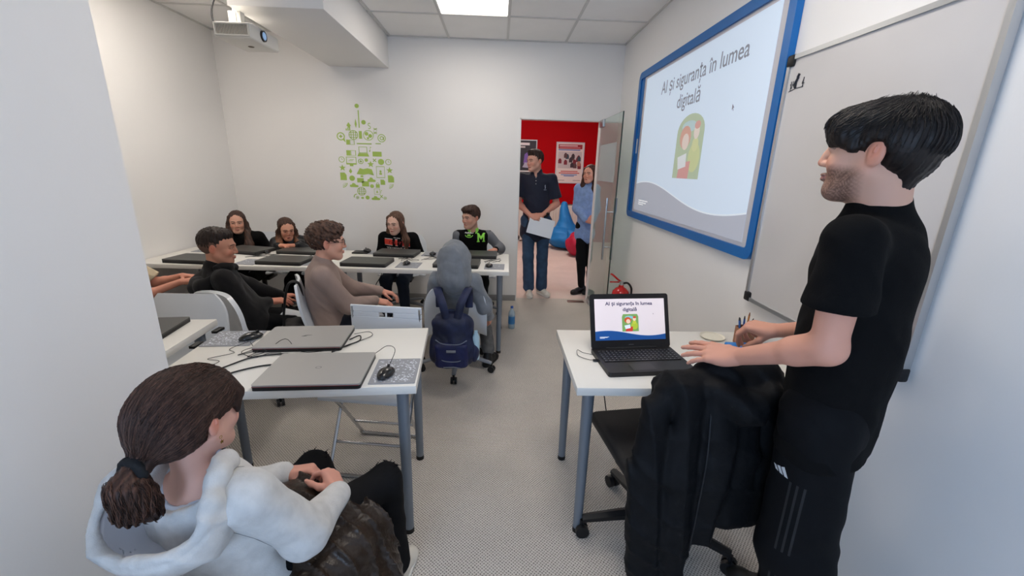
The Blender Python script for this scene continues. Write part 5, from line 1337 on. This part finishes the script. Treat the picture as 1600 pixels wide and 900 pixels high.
# frayed knee rips
gtr = kid(girl, 'trousers')
for kx, ky, kz, nm in [(-.385, 1.255, .465, 'near'), (-.66, 1.325, .465, 'far')]:
    Sx = Sdf(); rg = random.Random(nm)
    for i in range(26):
        a = rg.uniform(0, 6.28); r0 = rg.uniform(.02, .05); p = V(kx+r0*math.cos(a), ky+.01+r0*.7*math.sin(a), kz+.058-r0*.35); Sx.cone(p, p+V(rg.uniform(-.02, .02), rg.uniform(-.02, .02), rg.uniform(.0, .012)), .003, .002, .004)
    organic('frayed_knee', Sx, blackjean, girl, .0035)

# ---- students facing the camera across the back desks
def arms_on(x, y, z=.78, w=.16, d=.1): pass
g1 = person('student with long straight dark hair in a black sweater, far left corner', 1.52, (-2.47, 4.36, .50), (-2.525, 4.235, .845), (.42, -.9, -.05), (-2.552, 4.215, .960), (210, 160, 138), (.05, -1),
    [dict(w=(-2.42, 4.13, .60), d=(-.8, -.5, 0), up=(0, 0, 1), pole=(.5, .5, -1), fine=0), dict(w=(-2.58, 4.13, .60), d=(.8, -.5, 0), up=(0, 0, 1), pole=(-.5, .5, -1), fine=0)],
    [dict(a=(-2.40, 4.02, .08)), dict(a=(-2.60, 4.02, .08))], blackcot, blackjean, (shoe_b, sole_b), h_long((42, 29, 25), (82, 58, 48), .26, .012, front=(2.0, 2.0)), res=.008, fres=.004, fem=1, loose=.016, hs=.90, look=.1, neckr=.046, shw=.092)
puffy = mat('black_puffer', (20, 21, 24), .35, bump=(60, .3), spec=.4)
def puff(D):
    pass
g2 = person('student with long brown hair in a black jacket leaning on the back desk', 1.50, (-1.96, 4.40, .50), (-2.045, 4.17, .80), (.62, -.78, -.22), (-2.045, 4.13, .915), (204, 150, 126), (.12, -1),
    [dict(w=(-1.90, 4.00, .785), d=(-.9, -.3, .0), up=(0, 0, 1), pole=(.8, .4, -.5), fine=0), dict(w=(-2.06, 3.98, .785), d=(.9, -.2, .0), up=(0, 0, 1), pole=(-.5, .4, -.6), fine=0)],
    [dict(a=(-1.90, 3.98, .08)), dict(a=(-2.08, 3.98, .08))], puffy, blackjean, (shoe_b, sole_b), h_long((40, 27, 22), (84, 58, 44), .23, .02, front=(2.0, 1.7), tip=(160, 104, 70), wave=.002), res=.008, fres=.004, fem=1, loose=.026, hs=.88, wr=(.008, 26), neckr=.046, shw=.088)
g3 = person('student with long light brown hair in a black sweater with a red print', 1.56, (-.99, 4.38, .50), (-1.00, 4.25, .865), (-.30, -.95, -.14), (-1.012, 4.215, .985), (222, 180, 160), (-.04, -1),
    [dict(w=(-.91, 4.12, .60), d=(-.8, -.5, 0), up=(0, 0, 1), pole=(.5, .5, -1), fine=0), dict(w=(-1.08, 4.12, .60), d=(.8, -.5, 0), up=(0, 0, 1), pole=(-.5, .5, -1), fine=0)],
    [dict(a=(-.90, 4.0, .08)), dict(a=(-1.08, 4.0, .08))], blackcot, mat('dark_blue_denim', (36, 46, 62), .85, bump=(300, .3)), (shoe_w, sole_w), h_long((62, 44, 36), (112, 80, 62), .17, .03, front=(.1, .1)), res=.008, fres=.004, fem=1, loose=.018, hs=.92, look=-.15, neckr=.046, shw=.092)
g3t = kid(g3, 'top'); rdm = mat('print_red', (214, 64, 48), .6); whm = mat('print_white', (220, 216, 212), .6)
o3 = (-1.005, 4.15, .797)
print_on(g3t, o3, (-.04, -1, .1), (.03, 0, 1), MB().poly([(-.125, -.022), (.125, -.034), (.128, .024), (-.122, .036)], .0004), rdm, 'red_print', g3)
b = MB(); rg_ = random.Random(4)
for i in range(9):
    x = -.105+i*.0265; h_ = rg_.uniform(.010, .020); b.poly([(x, -.014-x*.045), (x+.009, -.014-x*.045), (x+.014, h_-x*.045), (x+.004, h_-x*.045)], .0004); b.poly([(x+.006, h_*.3-x*.045), (x+.02, h_*.2-x*.045), (x+.02, h_*.2+.005-x*.045), (x+.006, h_*.3+.005-x*.045)], .0004)
print_on(g3t, o3, (-.04, -1, .1), (.03, 0, 1), b, mat('print_dark_red', (130, 22, 20), .6), 'print_lettering', g3, .003)
print_on(g3t, o3, (-.04, -1, .1), (.03, 0, 1), MB().poly([(-.122, .036), (.128, .024), (.128, .029), (-.122, .041)], .0004).poly([(-.125, -.027), (.125, -.039), (.125, -.034), (-.125, -.022)], .0004), whm, 'print_border', g3)
text_on(g3t, o3, (-.04, -1, .1), (.05, 0, 1), 'YOU WANT TO', .030, whm, 'print_lettering', g3, .002, bold=.0008, sx=1.0, Mx=Matrix.Translation((0, -.068, 0)))
print_on(g3t, o3, (-.04, -1, .1), (.03, 0, 1), MB().poly([(-.03, .047), (-.006, .046), (-.006, .052), (-.03, .053)], .0004).poly([(.0, .045), (.035, .043), (.035, .048), (.0, .050)], .0004), whm, 'print_lettering', g3)
greysl = mat('grey_sleeve', (112, 114, 118), .85, bump=(260, .3))
grn = mat('jacket_green', (150, 226, 84), .6)
def varsity(D):
    S = D['S']; A = D['A']; Sl = Sdf(); s = D['s']
    # the sleeves are cloth of their own: take them out of the body of the jacket
    S.pr = S.pr[:2]+S.pr[2:5]
    for sd in (-1, 1):
        s0, e, w_ = A[sd]; d = unit(w_-e); Q = Sdf(); Q.chain([s0+(e-s0)*.02, e, w_-d*.035], [.062*s, .052*s, .040*s], .03); Q.disp = lambda P: .004*wrinkle(P, 34, 2); Q.dm = .006
        organic('sleeve', Q, greysl, D['t'], .007); Cf = Sdf(); Cf.cone(w_-d*.04, w_-d*.01, .036*s, .033*s); organic('cuff', Cf, blackcot, D['t'], .006)
    N, hb = D['neck'], D['head']; u = unit(hb-N); Cc = Sdf(); Cc.cone(N-u*.006, N+u*.014, .070*s, .064*s, .004); Cc.cone(N-u*.05, N+u*.08, .052*s, .050*s, .003, 's'); Cc.ell(N+D['fr']*.06+u*.035, (.03, .03, .03), .004, 's')
    organic('collar', Cc, grn, D['t'], .005)
b4 = person('dark-haired student in a black and grey varsity jacket with a green M', 1.60, (-.26, 4.40, .50), (-.245, 4.27, .905), (-.62, -.76, -.06), (-.268, 4.235, 1.055), (208, 160, 138), (.10, -1),
    [dict(w=(-.02, 4.10, .76), e=(.035, 4.30, .735), d=(-.5, -.8, -.1), up=(.2, 0, 1), fine=0), dict(w=(-.33, 4.12, .62), d=(.8, -.5, 0), up=(0, 0, 1), pole=(-.3, .4, -1), fine=0)],
    [dict(a=(-.14, 4.06, .08)), dict(a=(-.30, 4.06, .08))], blackcot, blackjean, (shoe_w, sole_w), h_short((40, 26, 22), (74, 50, 40), (.006, .004, .004), top=(0, .05, .09), topr=(.07, .055, .032)), varsity, res=.007, fres=.004, loose=.018, hs=.94, look=-.1, shw=.096)
b4t = kid(b4, 'top')
mp_ = [(-.042, -.045), (-.014, -.045), (-.014, -.034), (-.02, -.034), (-.02, .006), (0, -.022), (.02, .006), (.02, -.034), (.014, -.034), (.014, -.045), (.042, -.045), (.042, -.034), (.036, -.034), (.036, .034), (.042, .034), (.042, .045), (.022, .045), (0, .012), (-.022, .045), (-.042, .045), (-.042, .034), (-.036, .034), (-.036, -.034), (-.042, -.034)]
print_on(b4t, (-.161, 4.17, .862), (.10, -1, .05), (0, 0, 1), MB().poly(mp_, .0004), grn, 'letter', b4, .004)
print_on(b4t, (-.285, 4.2, .905), (.05, -1, .05), (.05, 0, 1), MB().poly([(-.045, -.004), (-.03, .008), (-.02, -.001), (-.008, .011), (.004, .001), (.018, .012), (.03, .001), (.045, .006), (.045, -.002), (.02, -.006), (-.02, -.008)], .0004), whm, 'chest_lettering', b4, .003)
b = MB()
for k in range(14):
    a0, a1 = R(180+180*k/14), R(180+180*(k+1)/14); b.poly([(.04*math.cos(a0), .028*math.sin(a0)), (.04*math.cos(a1), .028*math.sin(a1)), (.033*math.cos(a1), .021*math.sin(a1)), (.033*math.cos(a0), .021*math.sin(a0))], .0004)
b.poly([(-.02, -.012), (.02, -.012), (.014, .006), (-.014, .006)], .0004)
print_on(b4t, (-.285, 4.2, .885), (.05, -1, .05), (0, 0, 1), b, grn, 'chest_emblem', b4)

# ---- students on the near side of the back desks
def hood_down(m, w_=.12):
    def f(D):
        Hs = Sdf(); N, fr, sp, lat = D['neck'], D['fr'], D['sp'], D['lat']; c = N-fr*.075-sp*.03
        Hs.chain([c-lat*.11+fr*.05+sp*.02, c-lat*.07-fr*.035, c-fr*.05-sp*.03, c+lat*.07-fr*.035, c+lat*.11+fr*.05+sp*.02], [.028, .04, .05, .04, .028], .03)
        Hs.chain([c-fr*.04, c-fr*.05-sp*.10], [.05, .03], .04); Hs.chain([N-lat*.09+fr*.02+sp*.03, N-lat*.06+fr*.08-sp*.0, N+fr*.10-sp*.04, N+lat*.06+fr*.08, N+lat*.09+fr*.02+sp*.03], [.024]*5, .02)
        Hs.disp = lambda P: .004*wrinkle(P, 32, 1); Hs.dm = .005
        organic('hood', Hs, m, D['t'], .006)
    return f
fadec = (96, 72, 62)
hoodie_b = mat('black_hoodie', (28, 27, 28), .85, bump=(200, .3), sheen=.1, spec=.2)
bb = person('boy with short faded dark hair in a black hoodie on the bucket chair', 1.52, (-1.66, 2.76, .48), (-1.80, 2.66, .862), (.90, .30, -.08), (-1.765, 2.675, 1.015), (204, 146, 122), (.74, .67),
    [dict(w=(-1.62, 3.08, .57), d=(.7, .6, -.1), up=(0, 0, 1), pole=(-.6, .6, -.6)), dict(w=(-1.595, 2.86, .60), d=(.8, .42, -.08), up=(.1, -.2, 1), pole=(.1, -1, -.8), curl=(15, 20, 15))],
    [dict(a=(-1.48, 3.28, .08), pole=(.2, .3, 1)), dict(a=(-1.26, 3.12, .08), pole=(.3, .3, 1))], hoodie_b, blackjean, (shoe_b, sole_b),
    h_short((30, 22, 19), (54, 40, 34), (-.002, -.002, .002), top=(0, .030, .090), topr=(.062, .055, .030), nape=.012, side=.02, face_cut=(0, .14, -.012), face_r=(.09, .075, .098)), hood_down(hoodie_b), res=.0065, fres=.0035, loose=.022, hs=.96, shw=.094, wr=(.008, 22), jaw=1.05, look=.1)
# cropped sides of his hair
S = Sdf().frame((-1.765, 2.675, 1.015), rotm((.90, .30, -.08)), .96); S.ell((0, -.017, .026), (.0755, .0955, .085), .01); S.ell((0, .135, -.02), (.09, .085, .11), .01, 's')
for x in (-1, 1): S.ell((x*.09, .035, -.035), (.04, .04, .052), .008, 's'); S.ell((x*.09, -.012, -.012), (.03, .024, .036), .006, 's')
S.plane((0, 0, -.05), (0, .3, -1), .01); S.frame(); organic('cropped_sides', S, mat('cropped_hair', (104, 78, 68), .7, bump=(500, .4)), kid(bb, 'hair'), .005)

taupe = mat('taupe_fleece', (160, 138, 128), .9, bump=(220, .25), sheen=.12, spec=.15)
bt = person('boy with curly brown hair and glasses in a taupe long-sleeved top, seen from the side', 1.54, (-1.155, 2.775, .50), (-1.145, 2.70, .90), (.90, .42, -.03), (-1.095, 2.715, 1.052), (216, 164, 142), (.93, .36),
    [dict(w=(-.86, 3.05, .63), d=(.85, .1, -.25), up=(.1, .1, 1), pole=(-.2, .4, -1)), dict(w=(-.845, 2.84, .625), d=(.85, .25, -.30), up=(.2, -.1, 1), pole=(-.2, -.7, -1), curl=(25, 35, 25))],
    [dict(a=(-.72, 3.10, .08), pole=(.3, .2, 1)), dict(a=(-.76, 2.90, .08), pole=(.3, .0, 1))], taupe, mat('navy_trousers', (24, 26, 38), .8, bump=(200, .2)), (shoe_b, sole_b),
    h_short((44, 30, 25), (96, 68, 54), (.010, .012, .008), top=(0, .03, .09), topr=(.075, .075, .04), curly=.006, nape=-.055, res=.0045), res=.0065, fres=.0032, fat=1.18, loose=.016, hs=1.0, jaw=1.05, wr=(.006, 20), neckr=.052)
# his glasses
Rg = rotm((.90, .42, -.03)); hd = V(-1.095, 2.715, 1.052); W = lambda p: Vector(hd+Rg@V(*p))
gm_ = mat('glasses_metal', (80, 70, 66), .3, metal=.7); gl = MB()
for x in (-1, 1):
    gl.tube([W((x*.032+.022*math.cos(a), .102, .002+.019*math.sin(a))) for a in [i*6.283/18 for i in range(19)]], .0014, 5)
    gl.tube([W((x*.054, .100, .006)), W((x*.074, .06, .008)), W((x*.080, -.005, .006))], .0013, 5)
gl.tube([W((-.010, .103, .006)), W((0, .106, .009)), W((.010, .103, .006))], .0013, 5)
gl.build('glasses', gm_, bt, 180)

# hooded student
greyh = mat('grey_hoodie', (122, 126, 132), .9, bump=(260, .3), var=(20, .12), sheen=.2, spec=.15)
def hood_up(D):
    Hs = Sdf(); Rh, head = D['Rh'], D['head']; N = D['neck']; Hs.frame(head, Rh, 1.0)
    Hs.ell((0, -.015, .022), (.104, .122, .132), .01); Hs.cone((0, -.03, .0), (0, -.03, -.10), .104, .112, .04); Hs.ell((0, .12, -.01), (.075, .07, .095), .02, 's')
    Hs.cone((0, -.10, .10), (0, -.128, -.05), .016, .012, .03); Hs.frame()
    Hs.cone(N-D['sp']*.01-D['fr']*.02, head-V(0, 0, .07), .098, .085, .04, sq=(D['fr'], 1.1))
    c = N+D['sp']*.015
    for i in range(14):
        a0, a1 = 6.283*i/14, 6.283*(i+1)/14; q = lambda a: c+D['lat']*.098*math.cos(a)+D['fr']*(.085*math.sin(a)-.01)+V(0, 0, .008*math.sin(2*a)); Hs.cone(q(a0), q(a1), .017, .017, .03)
    Hs.disp = lambda P: .003*wrinkle(P, 22, 2)+.002*wrinkle(P, 50, 1)-.010*fold(P, 17, 2.5, (1, .2, .15)); Hs.dm = .014
    organic('hood', Hs, greyh, D['t'], .0065)
hk = person('student in a grey hoodie with the hood up, seen from behind', 1.46, (-.29, 2.98, .46), (-.285, 2.80, .805), (-.05, 1, -.12), (-.285, 2.785, .925), (206, 156, 132), (0, 1),
    [dict(w=(-.42, 3.12, .56), d=(.3, .9, 0), up=(0, 0, 1), pole=(-.4, -.2, -1)), dict(w=(-.055, 3.0, .455), e=(-.085, 2.85, .585), d=(.1, .6, -.8), up=(1, -.2, 0), curl=(30, 30, 20))],
    [dict(a=(-.40, 3.30, .08)), dict(k=(-.12, 3.28, .46), a=(-.055, 3.12, .11), f=(.42, .9, 0), cuff=.062, z=0)], greyh, greyjean, (shoe_b, sole_b), h_short((40, 28, 24), (70, 50, 42)), hood_up, res=.0065, fres=.005, shw=.086, loose=.024, hs=.93, wr=(.010, 18), boot=.03, topz=-.02)

# person cut off by the wall edge, in beige
pb = person('person in a beige short-sleeved top at the far left, mostly behind the wall edge', 1.5, (-2.56, 2.72, .50), (-2.50, 2.74, .88), (.95, .3, -.05), (-2.53, 2.75, 1.02), (214, 160, 136), (.93, .36),
    [dict(e=(-2.42, 2.96, .69), w=(-2.26, 3.00, .735), d=(.95, -.1, .0), up=(0, .1, 1), short=.85, curl=(12, 15, 10)), dict(e=(-2.32, 2.66, .67), w=(-2.16, 2.84, .735), d=(.9, .35, .1), up=(0, -.2, 1), short=.8, curl=(15, 20, 12))],
    [dict(a=(-2.20, 3.10, .08)), dict(a=(-2.22, 2.86, .08))], mat('beige_tee', (196, 180, 152), .85, bump=(200, .2)), mat('plum_trousers', (104, 78, 84), .85), (shoe_b, sole_b), h_short((50, 34, 28), (84, 60, 48)), res=.008, fres=.005, sleeve='short', loose=.02)

# ---- two adults in the doorway
navy = mat('navy_polo', (22, 28, 48), .8, bump=(240, .2), sheen=.1)
mn = person('smiling man in a navy polo shirt and jeans standing in the doorway', 1.78, (.465, 5.10, .93), (.455, 5.14, 1.465), (-.80, -.58, -.06), (.425, 5.10, 1.625), (214, 164, 144), (-.18, -.98),
    [dict(e=(.70, 5.10, 1.14), w=(.515, 4.92, 1.02), d=(-.85, -.35, -.12), up=(0, -.75, .6), each=[(30, 35, 20)]*4, short=.78, thumb=(.2, .1)),
     dict(e=(.24, 5.08, 1.14), w=(.385, 4.90, 1.01), d=(.86, -.2, -.14), up=(0, -.8, .5), each=[(30, 35, 20)]*4, short=.78, thumb=(.2, .1))],
    [dict(a=(.57, 5.12, .085), f=(.45, -.9, 0), cuff=.07), dict(a=(.405, 5.08, .085), f=(.05, -1, 0), cuff=.07)], navy, bluejean, (shoe_w, sole_w),
    h_short((30, 23, 21), (58, 44, 38), (.0, .0, .004), top=(0, .04, .098), topr=(.060, .055, .034)), lambda D: D['S'].ell(D['neck']+D['fr']*.075+V(0, 0, .03), (.024, .05, .055), .006, 's'), res=.008, fres=.004, loose=.019, sleeve='short', topz=-.13, hs=1.0, shw=.102, brow=(40, 30, 26), fat=1.0)
mnt = kid(mn, 'top')
# polo collar, buttons, chest emblem, watch
Cc = Sdf(); N = V(.455, 5.14, 1.465); Cc.cone(N+V(0, 0, .0), N+V(0, -.002, .045), .072, .064, .004); Cc.cone(N-V(0, 0, .05), N+V(0, 0, .1), .056, .054, .003, 's'); Cc.box(N+V(-.02, -.07, .03), (.014, .05, .06), .005, .003, 's')
organic('collar', Cc, navy, mn, .005)
for z_ in (.0, -.035, -.07): MB().ell((.438, 5.04-.012*(-z_/.035), 1.44+z_), (.005, .004, .005), 10).build('button', whm, mn)
b = MB().poly([(-.004, -.02), (.006, -.02), (.008, .0), (.004, .012), (.006, .024), (-.002, .026), (-.006, .01), (-.002, .0)], .0004).poly([(-.014, -.034), (.016, -.034), (.016, -.028), (-.014, -.028)], .0004)
print_on(mnt, (.545, 5.0, 1.335), (-.1, -1, 0), (0, 0, 1), b, mat('thread_grey', (150, 160, 176), .7), 'chest_emblem', mn)
MB().cyl((.548, 4.955, 1.028), (.572, 4.975, 1.036), .034, .035, 20).build('wristwatch', blk, mn)
# sheet of paper he holds
pap = tag(MB().poly([(-.105, -.148), (.105, -.148), (.105, .148), (-.105, .148)], .0012, Matrix.Translation((.50, 4.855, .895)) @ Matrix.Rotation(R(78), 4, 'X') @ Matrix.Rotation(R(76), 4, 'Z')).build('paper_sheet', mat('paper_white', (226, 230, 238), .7), smooth=0), 'white sheet of paper held in front of the jeans of the man in navy', 'paper')
bluebl = mat('light_blue_blouse', (140, 168, 214), .75, bump=(90, .3), var=(26, .12), spec=.2)
wo = person('woman in a light blue blouse and black trousers standing behind the glass door', 1.64, (1.145, 5.22, .86), (1.13, 5.24, 1.345), (-.66, -.75, 0), (1.105, 5.21, 1.492), (220, 164, 140), (-.45, -.89),
    [dict(e=(1.36, 5.28, 1.06), w=(1.22, 5.05, .98), d=(-.9, -.2, -.1), up=(0, -.8, .5), fine=0), dict(e=(.985, 5.26, 1.08), w=(1.06, 5.05, .96), d=(.9, -.2, -.1), up=(0, -.8, .5), fine=0)],
    [dict(a=(1.21, 5.24, .08), f=(-.6, -.8, 0), cuff=.045), dict(a=(1.095, 5.20, .08), f=(-.85, -.5, 0), cuff=.045)], bluebl, blackjean, (shoe_b, sole_b),
    h_long((36, 24, 20), (86, 52, 40), .17, .01, front=(.3, .3)), None, res=.008, fres=.004, loose=.022, topz=-.10, shw=.088, fem=1, neckr=.045, wr=(.006, 24), look=-.1)
# ------------------------------------------------------------ bags, jackets, beanbags
def soft(name, label, cat, S, m, res=.007, parent=None, extra=None):
    if parent is None:
        t = empty(name, (float((S.lo[0]+S.hi[0])/2), float((S.lo[1]+S.hi[1])/2), 0), 0, label, cat); bpy.context.view_layer.update(); return t
def own(t, o): o.parent = t; o.matrix_parent_inverse = t.matrix_world.inverted(); return o
navyb = mat('navy_nylon', (26, 34, 66), .55, bump=(200, .3), var=(14, .45))
def backpack():
    cx, cy = -.285, 2.595
    t = empty('backpack', (cx, cy, 0), 0, 'navy camouflage backpack hung by its straps on the white chair', 'backpack'); bpy.context.view_layer.update()
    def part(nm, S, m, res=.006): return own(t, organic(nm, S, m, None, res))
    S = Sdf(); S.box((cx, cy, .44), (.135, .065, .165), .06, .02); S.ell((cx, cy-.02, .36), (.155, .085, .12), .05); S.ell((cx, cy, .56), (.11, .06, .08), .04); S.disp = lambda P: .005*wrinkle(P, 24, 2); S.dm = .006
    part('bag_body', S, navyb)
    S = Sdf(); S.box((cx, cy-.085, .36), (.108, .028, .088), .03, .01); S.disp = lambda P: .002*wrinkle(P, 40, 1); part('front_pocket', S, mat('navy_plain', (22, 30, 78), .5, bump=(200, .3), var=(14, .3)))
    S = Sdf(); S.ell((cx+.145, cy-.01, .36), (.035, .055, .075), .02); part('side_pocket', S, navyb)
    for z_, w_ in ((.335, .085), (.455, .10)):
        own(t, MB().tube(bez([(cx-w_, cy-.095, z_+.018), (cx-w_*.5, cy-.117, z_), (cx+w_*.5, cy-.117, z_-.002), (cx+w_, cy-.095, z_+.016)]), .0032, 5).build('zip', mat('zip_grey', (110, 116, 130), .4)))
    for s in (-1, 1):
        pts = bez([(cx+s*.035, cy-.045, .60), (cx+s*.06, cy-.035, .70), (cx+s*.098, cy+.03, .775), (cx+s*.10, cy+.12, .745), (cx+s*.10, cy+.13, .62)])
        own(t, MB().tube(pts, .008, 8, flat=3.2, up=(1, 0, 0)).build('shoulder_strap', navyb))
    own(t, MB().tube(bez([(cx-.03, cy-.03, .615), (cx-.025, cy-.03, .65), (cx+.025, cy-.03, .65), (cx+.03, cy-.03, .615)]), .008, 6).build('handle', navyb))
    own(t, MB().box((cx-.03, cy-.122, .395), (cx+.03, cy-.112, .41), .002).build('logo_patch', mat('patch_grey', (128, 132, 140), .5)))
    own(t, MB().tube([(cx-.05, cy-.115, .29), (cx+.02, cy-.117, .293), (cx+.06, cy-.112, .283)], .003, 5).build('reflective_mark', mat('patch_grey', (128, 132, 140), .5)))
    own(t, MB().lathe([(0, 0), (.022, 0), (.024, .01), (.024, .16), (.012, .185), (.012, .2)], M=Matrix.Translation((cx+.155, cy-.02, .31))).build('bottle_in_pocket', mat('pale_bottle', (170, 200, 215), .2)))
backpack()
# dark bag and straps on the taupe boy's chair
t = empty('backpack', (-1.36, 2.74, 0), 0, 'black bag hanging by its straps from the taupe top boy\'s white chair', 'backpack'); bpy.context.view_layer.update()
bm2 = mat('black_nylon', (26, 26, 27), .6, bump=(180, .3), var=(12, .3))
S = Sdf(); S.box((-1.385, 2.72, .34), (.075, .15, .16), .06, .02, Rl=rotm((.36, -.93, 0))); S.ell((-1.37, 2.70, .27), (.10, .14, .12), .05); S.disp = lambda P: .006*wrinkle(P, 22, 2); S.dm = .007
own(t, organic('bag_body', S, bm2, None, .007))
for dx, dy in ((-.02, -.13), (.04, .10)):
    own(t, MB().tube(bez([(-1.36+dx, 2.73+dy, .48), (-1.345+dx, 2.73+dy, .62), (-1.305+dx, 2.74+dy, .79), (-1.25+dx, 2.76+dy, .80), (-1.235+dx, 2.77+dy, .70)]), .008, 8, flat=2.6, up=(.3, -.9, 0)).build('strap', bm2))
# black bag under the desk by the brown-haired girl
t = empty('shoulder_bag', (-1.72, 4.02, 0), 0, 'black bag on the lap level behind the back desk, below the brown-haired girl', 'bag'); bpy.context.view_layer.update()
S = Sdf(); S.box((-1.72, 4.06, .60), (.15, .06, .09), .05, .02); S.disp = lambda P: .004*wrinkle(P, 26, 2); own(t, organic('bag_body', S, bm2, None, .007))
own(t, MB().tube(bez([(-1.85, 4.06, .62), (-1.8, 4.05, .70), (-1.64, 4.05, .70), (-1.59, 4.06, .62)]), .008, 6).build('handle', bm2))

# black jacket over the office chair
jm = mat('jacket_black', (12, 13, 16), .68, bump=(70, .35), spec=.22)
t = empty('jacket', (.76, 1.17, 0), 0, 'black jacket hanging over the back of the office chair', 'jacket'); bpy.context.view_layer.update()
S = Sdf(); S.frame((.72, 1.19, 0), rotm((-.10, .99, 0)))
S.chain([(-.215, -.02, .83), (-.15, -.01, .90), (.0, -.015, .925), (.13, -.015, .925), (.175, -.03, .86)], [.045, .05, .052, .05, .045], .03)
Y = (0, 1, 0)
S.chain([(-.215, -.03, .84), (-.235, -.045, .62), (-.225, -.05, .40), (-.20, -.05, .12)], [.05, .062, .058, .05], .02, sq=(Y, 1.3))
S.chain([(-.13, -.055, .88), (-.135, -.075, .62), (-.12, -.08, .40), (-.115, -.075, .20)], [.05, .062, .060, .05], .014, sq=(Y, 1.5))
S.chain([(-.04, -.06, .90), (-.03, -.085, .66), (-.045, -.085, .40)], [.05, .062, .052], .012, sq=(Y, 1.4))
S.chain([(.06, -.05, .90), (.065, -.075, .66), (.055, -.075, .44)], [.05, .062, .055], .012, sq=(Y, 1.3))
S.chain([(.15, -.03, .88), (.165, -.045, .66), (.14, -.05, .42)], [.045, .055, .055], .014, sq=(Y, 1.3))
S.box((-.02, .045, .78), (.19, .014, .13), .012, .03)
S.chain([(-.05, -.07, .91), (.03, -.105, .865), (.12, -.085, .90)], [.035, .045, .035], .02)
S.frame()
S.disp = lambda P: -.012*fold(P, 24, 1.5, (1., .2, .12))-.006*fold(P, 30, 3., (.4, .2, .9))+.004*wrinkle(P, 15, 2); S.dm = .02
own(t, organic('jacket_body', S, jm, None, .0065))
own(t, MB().tube(bez([(.655, 1.10, .86), (.645, 1.06, .7), (.64, 1.055, .5), (.64, 1.06, .36)]), .0035, 5).build('zip', mat('zip_dark', (30, 32, 36), .4, metal=.3)))
own(t, MB().box((.505, 1.10, .46), (.508, 1.104, .52)).build('pull_tab', pr, None, 0))

# brown puffer jacket round the girl in front
pfm = mat('brown_puffer', (46, 35, 27), .34, bump=(110, .5), var=(9, .25), spec=.4)
t = empty('puffer_jacket', (-.48, 1.02, 0), 0, 'dark brown quilted puffer jacket bunched on the lap of the girl in front', 'jacket'); bpy.context.view_layer.update()
S = Sdf()
S.chain([(-.66, 1.07, .545), (-.60, 1.13, .535), (-.56, 1.06, .545)], [.05, .045, .05], .03)
S.chain([(-.48, .86, .44), (-.44, .98, .45), (-.42, 1.08, .42), (-.41, 1.14, .38)], [.075, .08, .08, .05], .05)
S.chain([(-.42, .90, .34), (-.38, 1.02, .32), (-.40, 1.10, .26)], [.085, .085, .06], .05)
S.chain([(-.56, .96, .50), (-.50, 1.04, .50), (-.49, 1.10, .48)], [.06, .055, .05], .05)
S.chain([(-.84, .96, .47), (-.83, 1.06, .47)], [.06, .06], .05)
def quilt(P): return -.016*(1-np.abs(np.sin(P@V(26, 40, 12)+.9*np.sin(P@V(12, -8, 20)))))**3+.004*wrinkle(P, 26, 3)-.005*fold(P, 90, 1.)-.003*fold(P, 150, 2., (-.6, .5, .5))
S.disp = quilt; S.dm = .02
own(t, organic('jacket_body', S, pfm, None, .0055))

# bean bags of the red room
def bag(name, c, w_, h, m, label):
    t = empty('bean_bag', (c[0], c[1], 0), 0, label, 'bean bag'); bpy.context.view_layer.update()
    S = Sdf(); S.ell((c[0], c[1], .22), (w_, w_*.95, .23), .05); S.cone((c[0], c[1]+.05, .3), (c[0]-.02, c[1]+.15, h-.07), w_*.62, .06, .12); S.plane((0, 0, .003), (0, 0, -1), .02)
    S.disp = lambda P: .02*wrinkle(P, 8, 2)+.006*wrinkle(P, 20, 1); S.dm = .03
    own(t, organic('bag_body', S, m, None, .016)); own(t, MB().tube(bez([(c[0]-.02, c[1]+.10, h-.10), (c[0]-.02, c[1]-.1*w_/.4, h*.72), (c[0]-.02, c[1]-w_*.9, .35), (c[0], c[1]-w_*.95, .1)]), .006, 5).build('seam', m))
bag('b', (1.36, 8.35), .37, .93, mat('bean_blue', (20, 120, 190), .6, bump=(30, .2)), 'bright blue bean bag by the radiator in the red room')
bag('r', (1.60, 7.62), .36, .60, mat('bean_red', (176, 16, 56), .6, bump=(30, .2)), 'crimson bean bag in front of the blue one in the red room')
# people were modelled in room coordinates: hang their parts from the base point without moving them
for o in list(bpy.data.objects):
    if o.name.split('.')[0] == 'person' and o.parent is None:
        for ch in o.children: ch.matrix_parent_inverse = Matrix.Translation(-o.location)
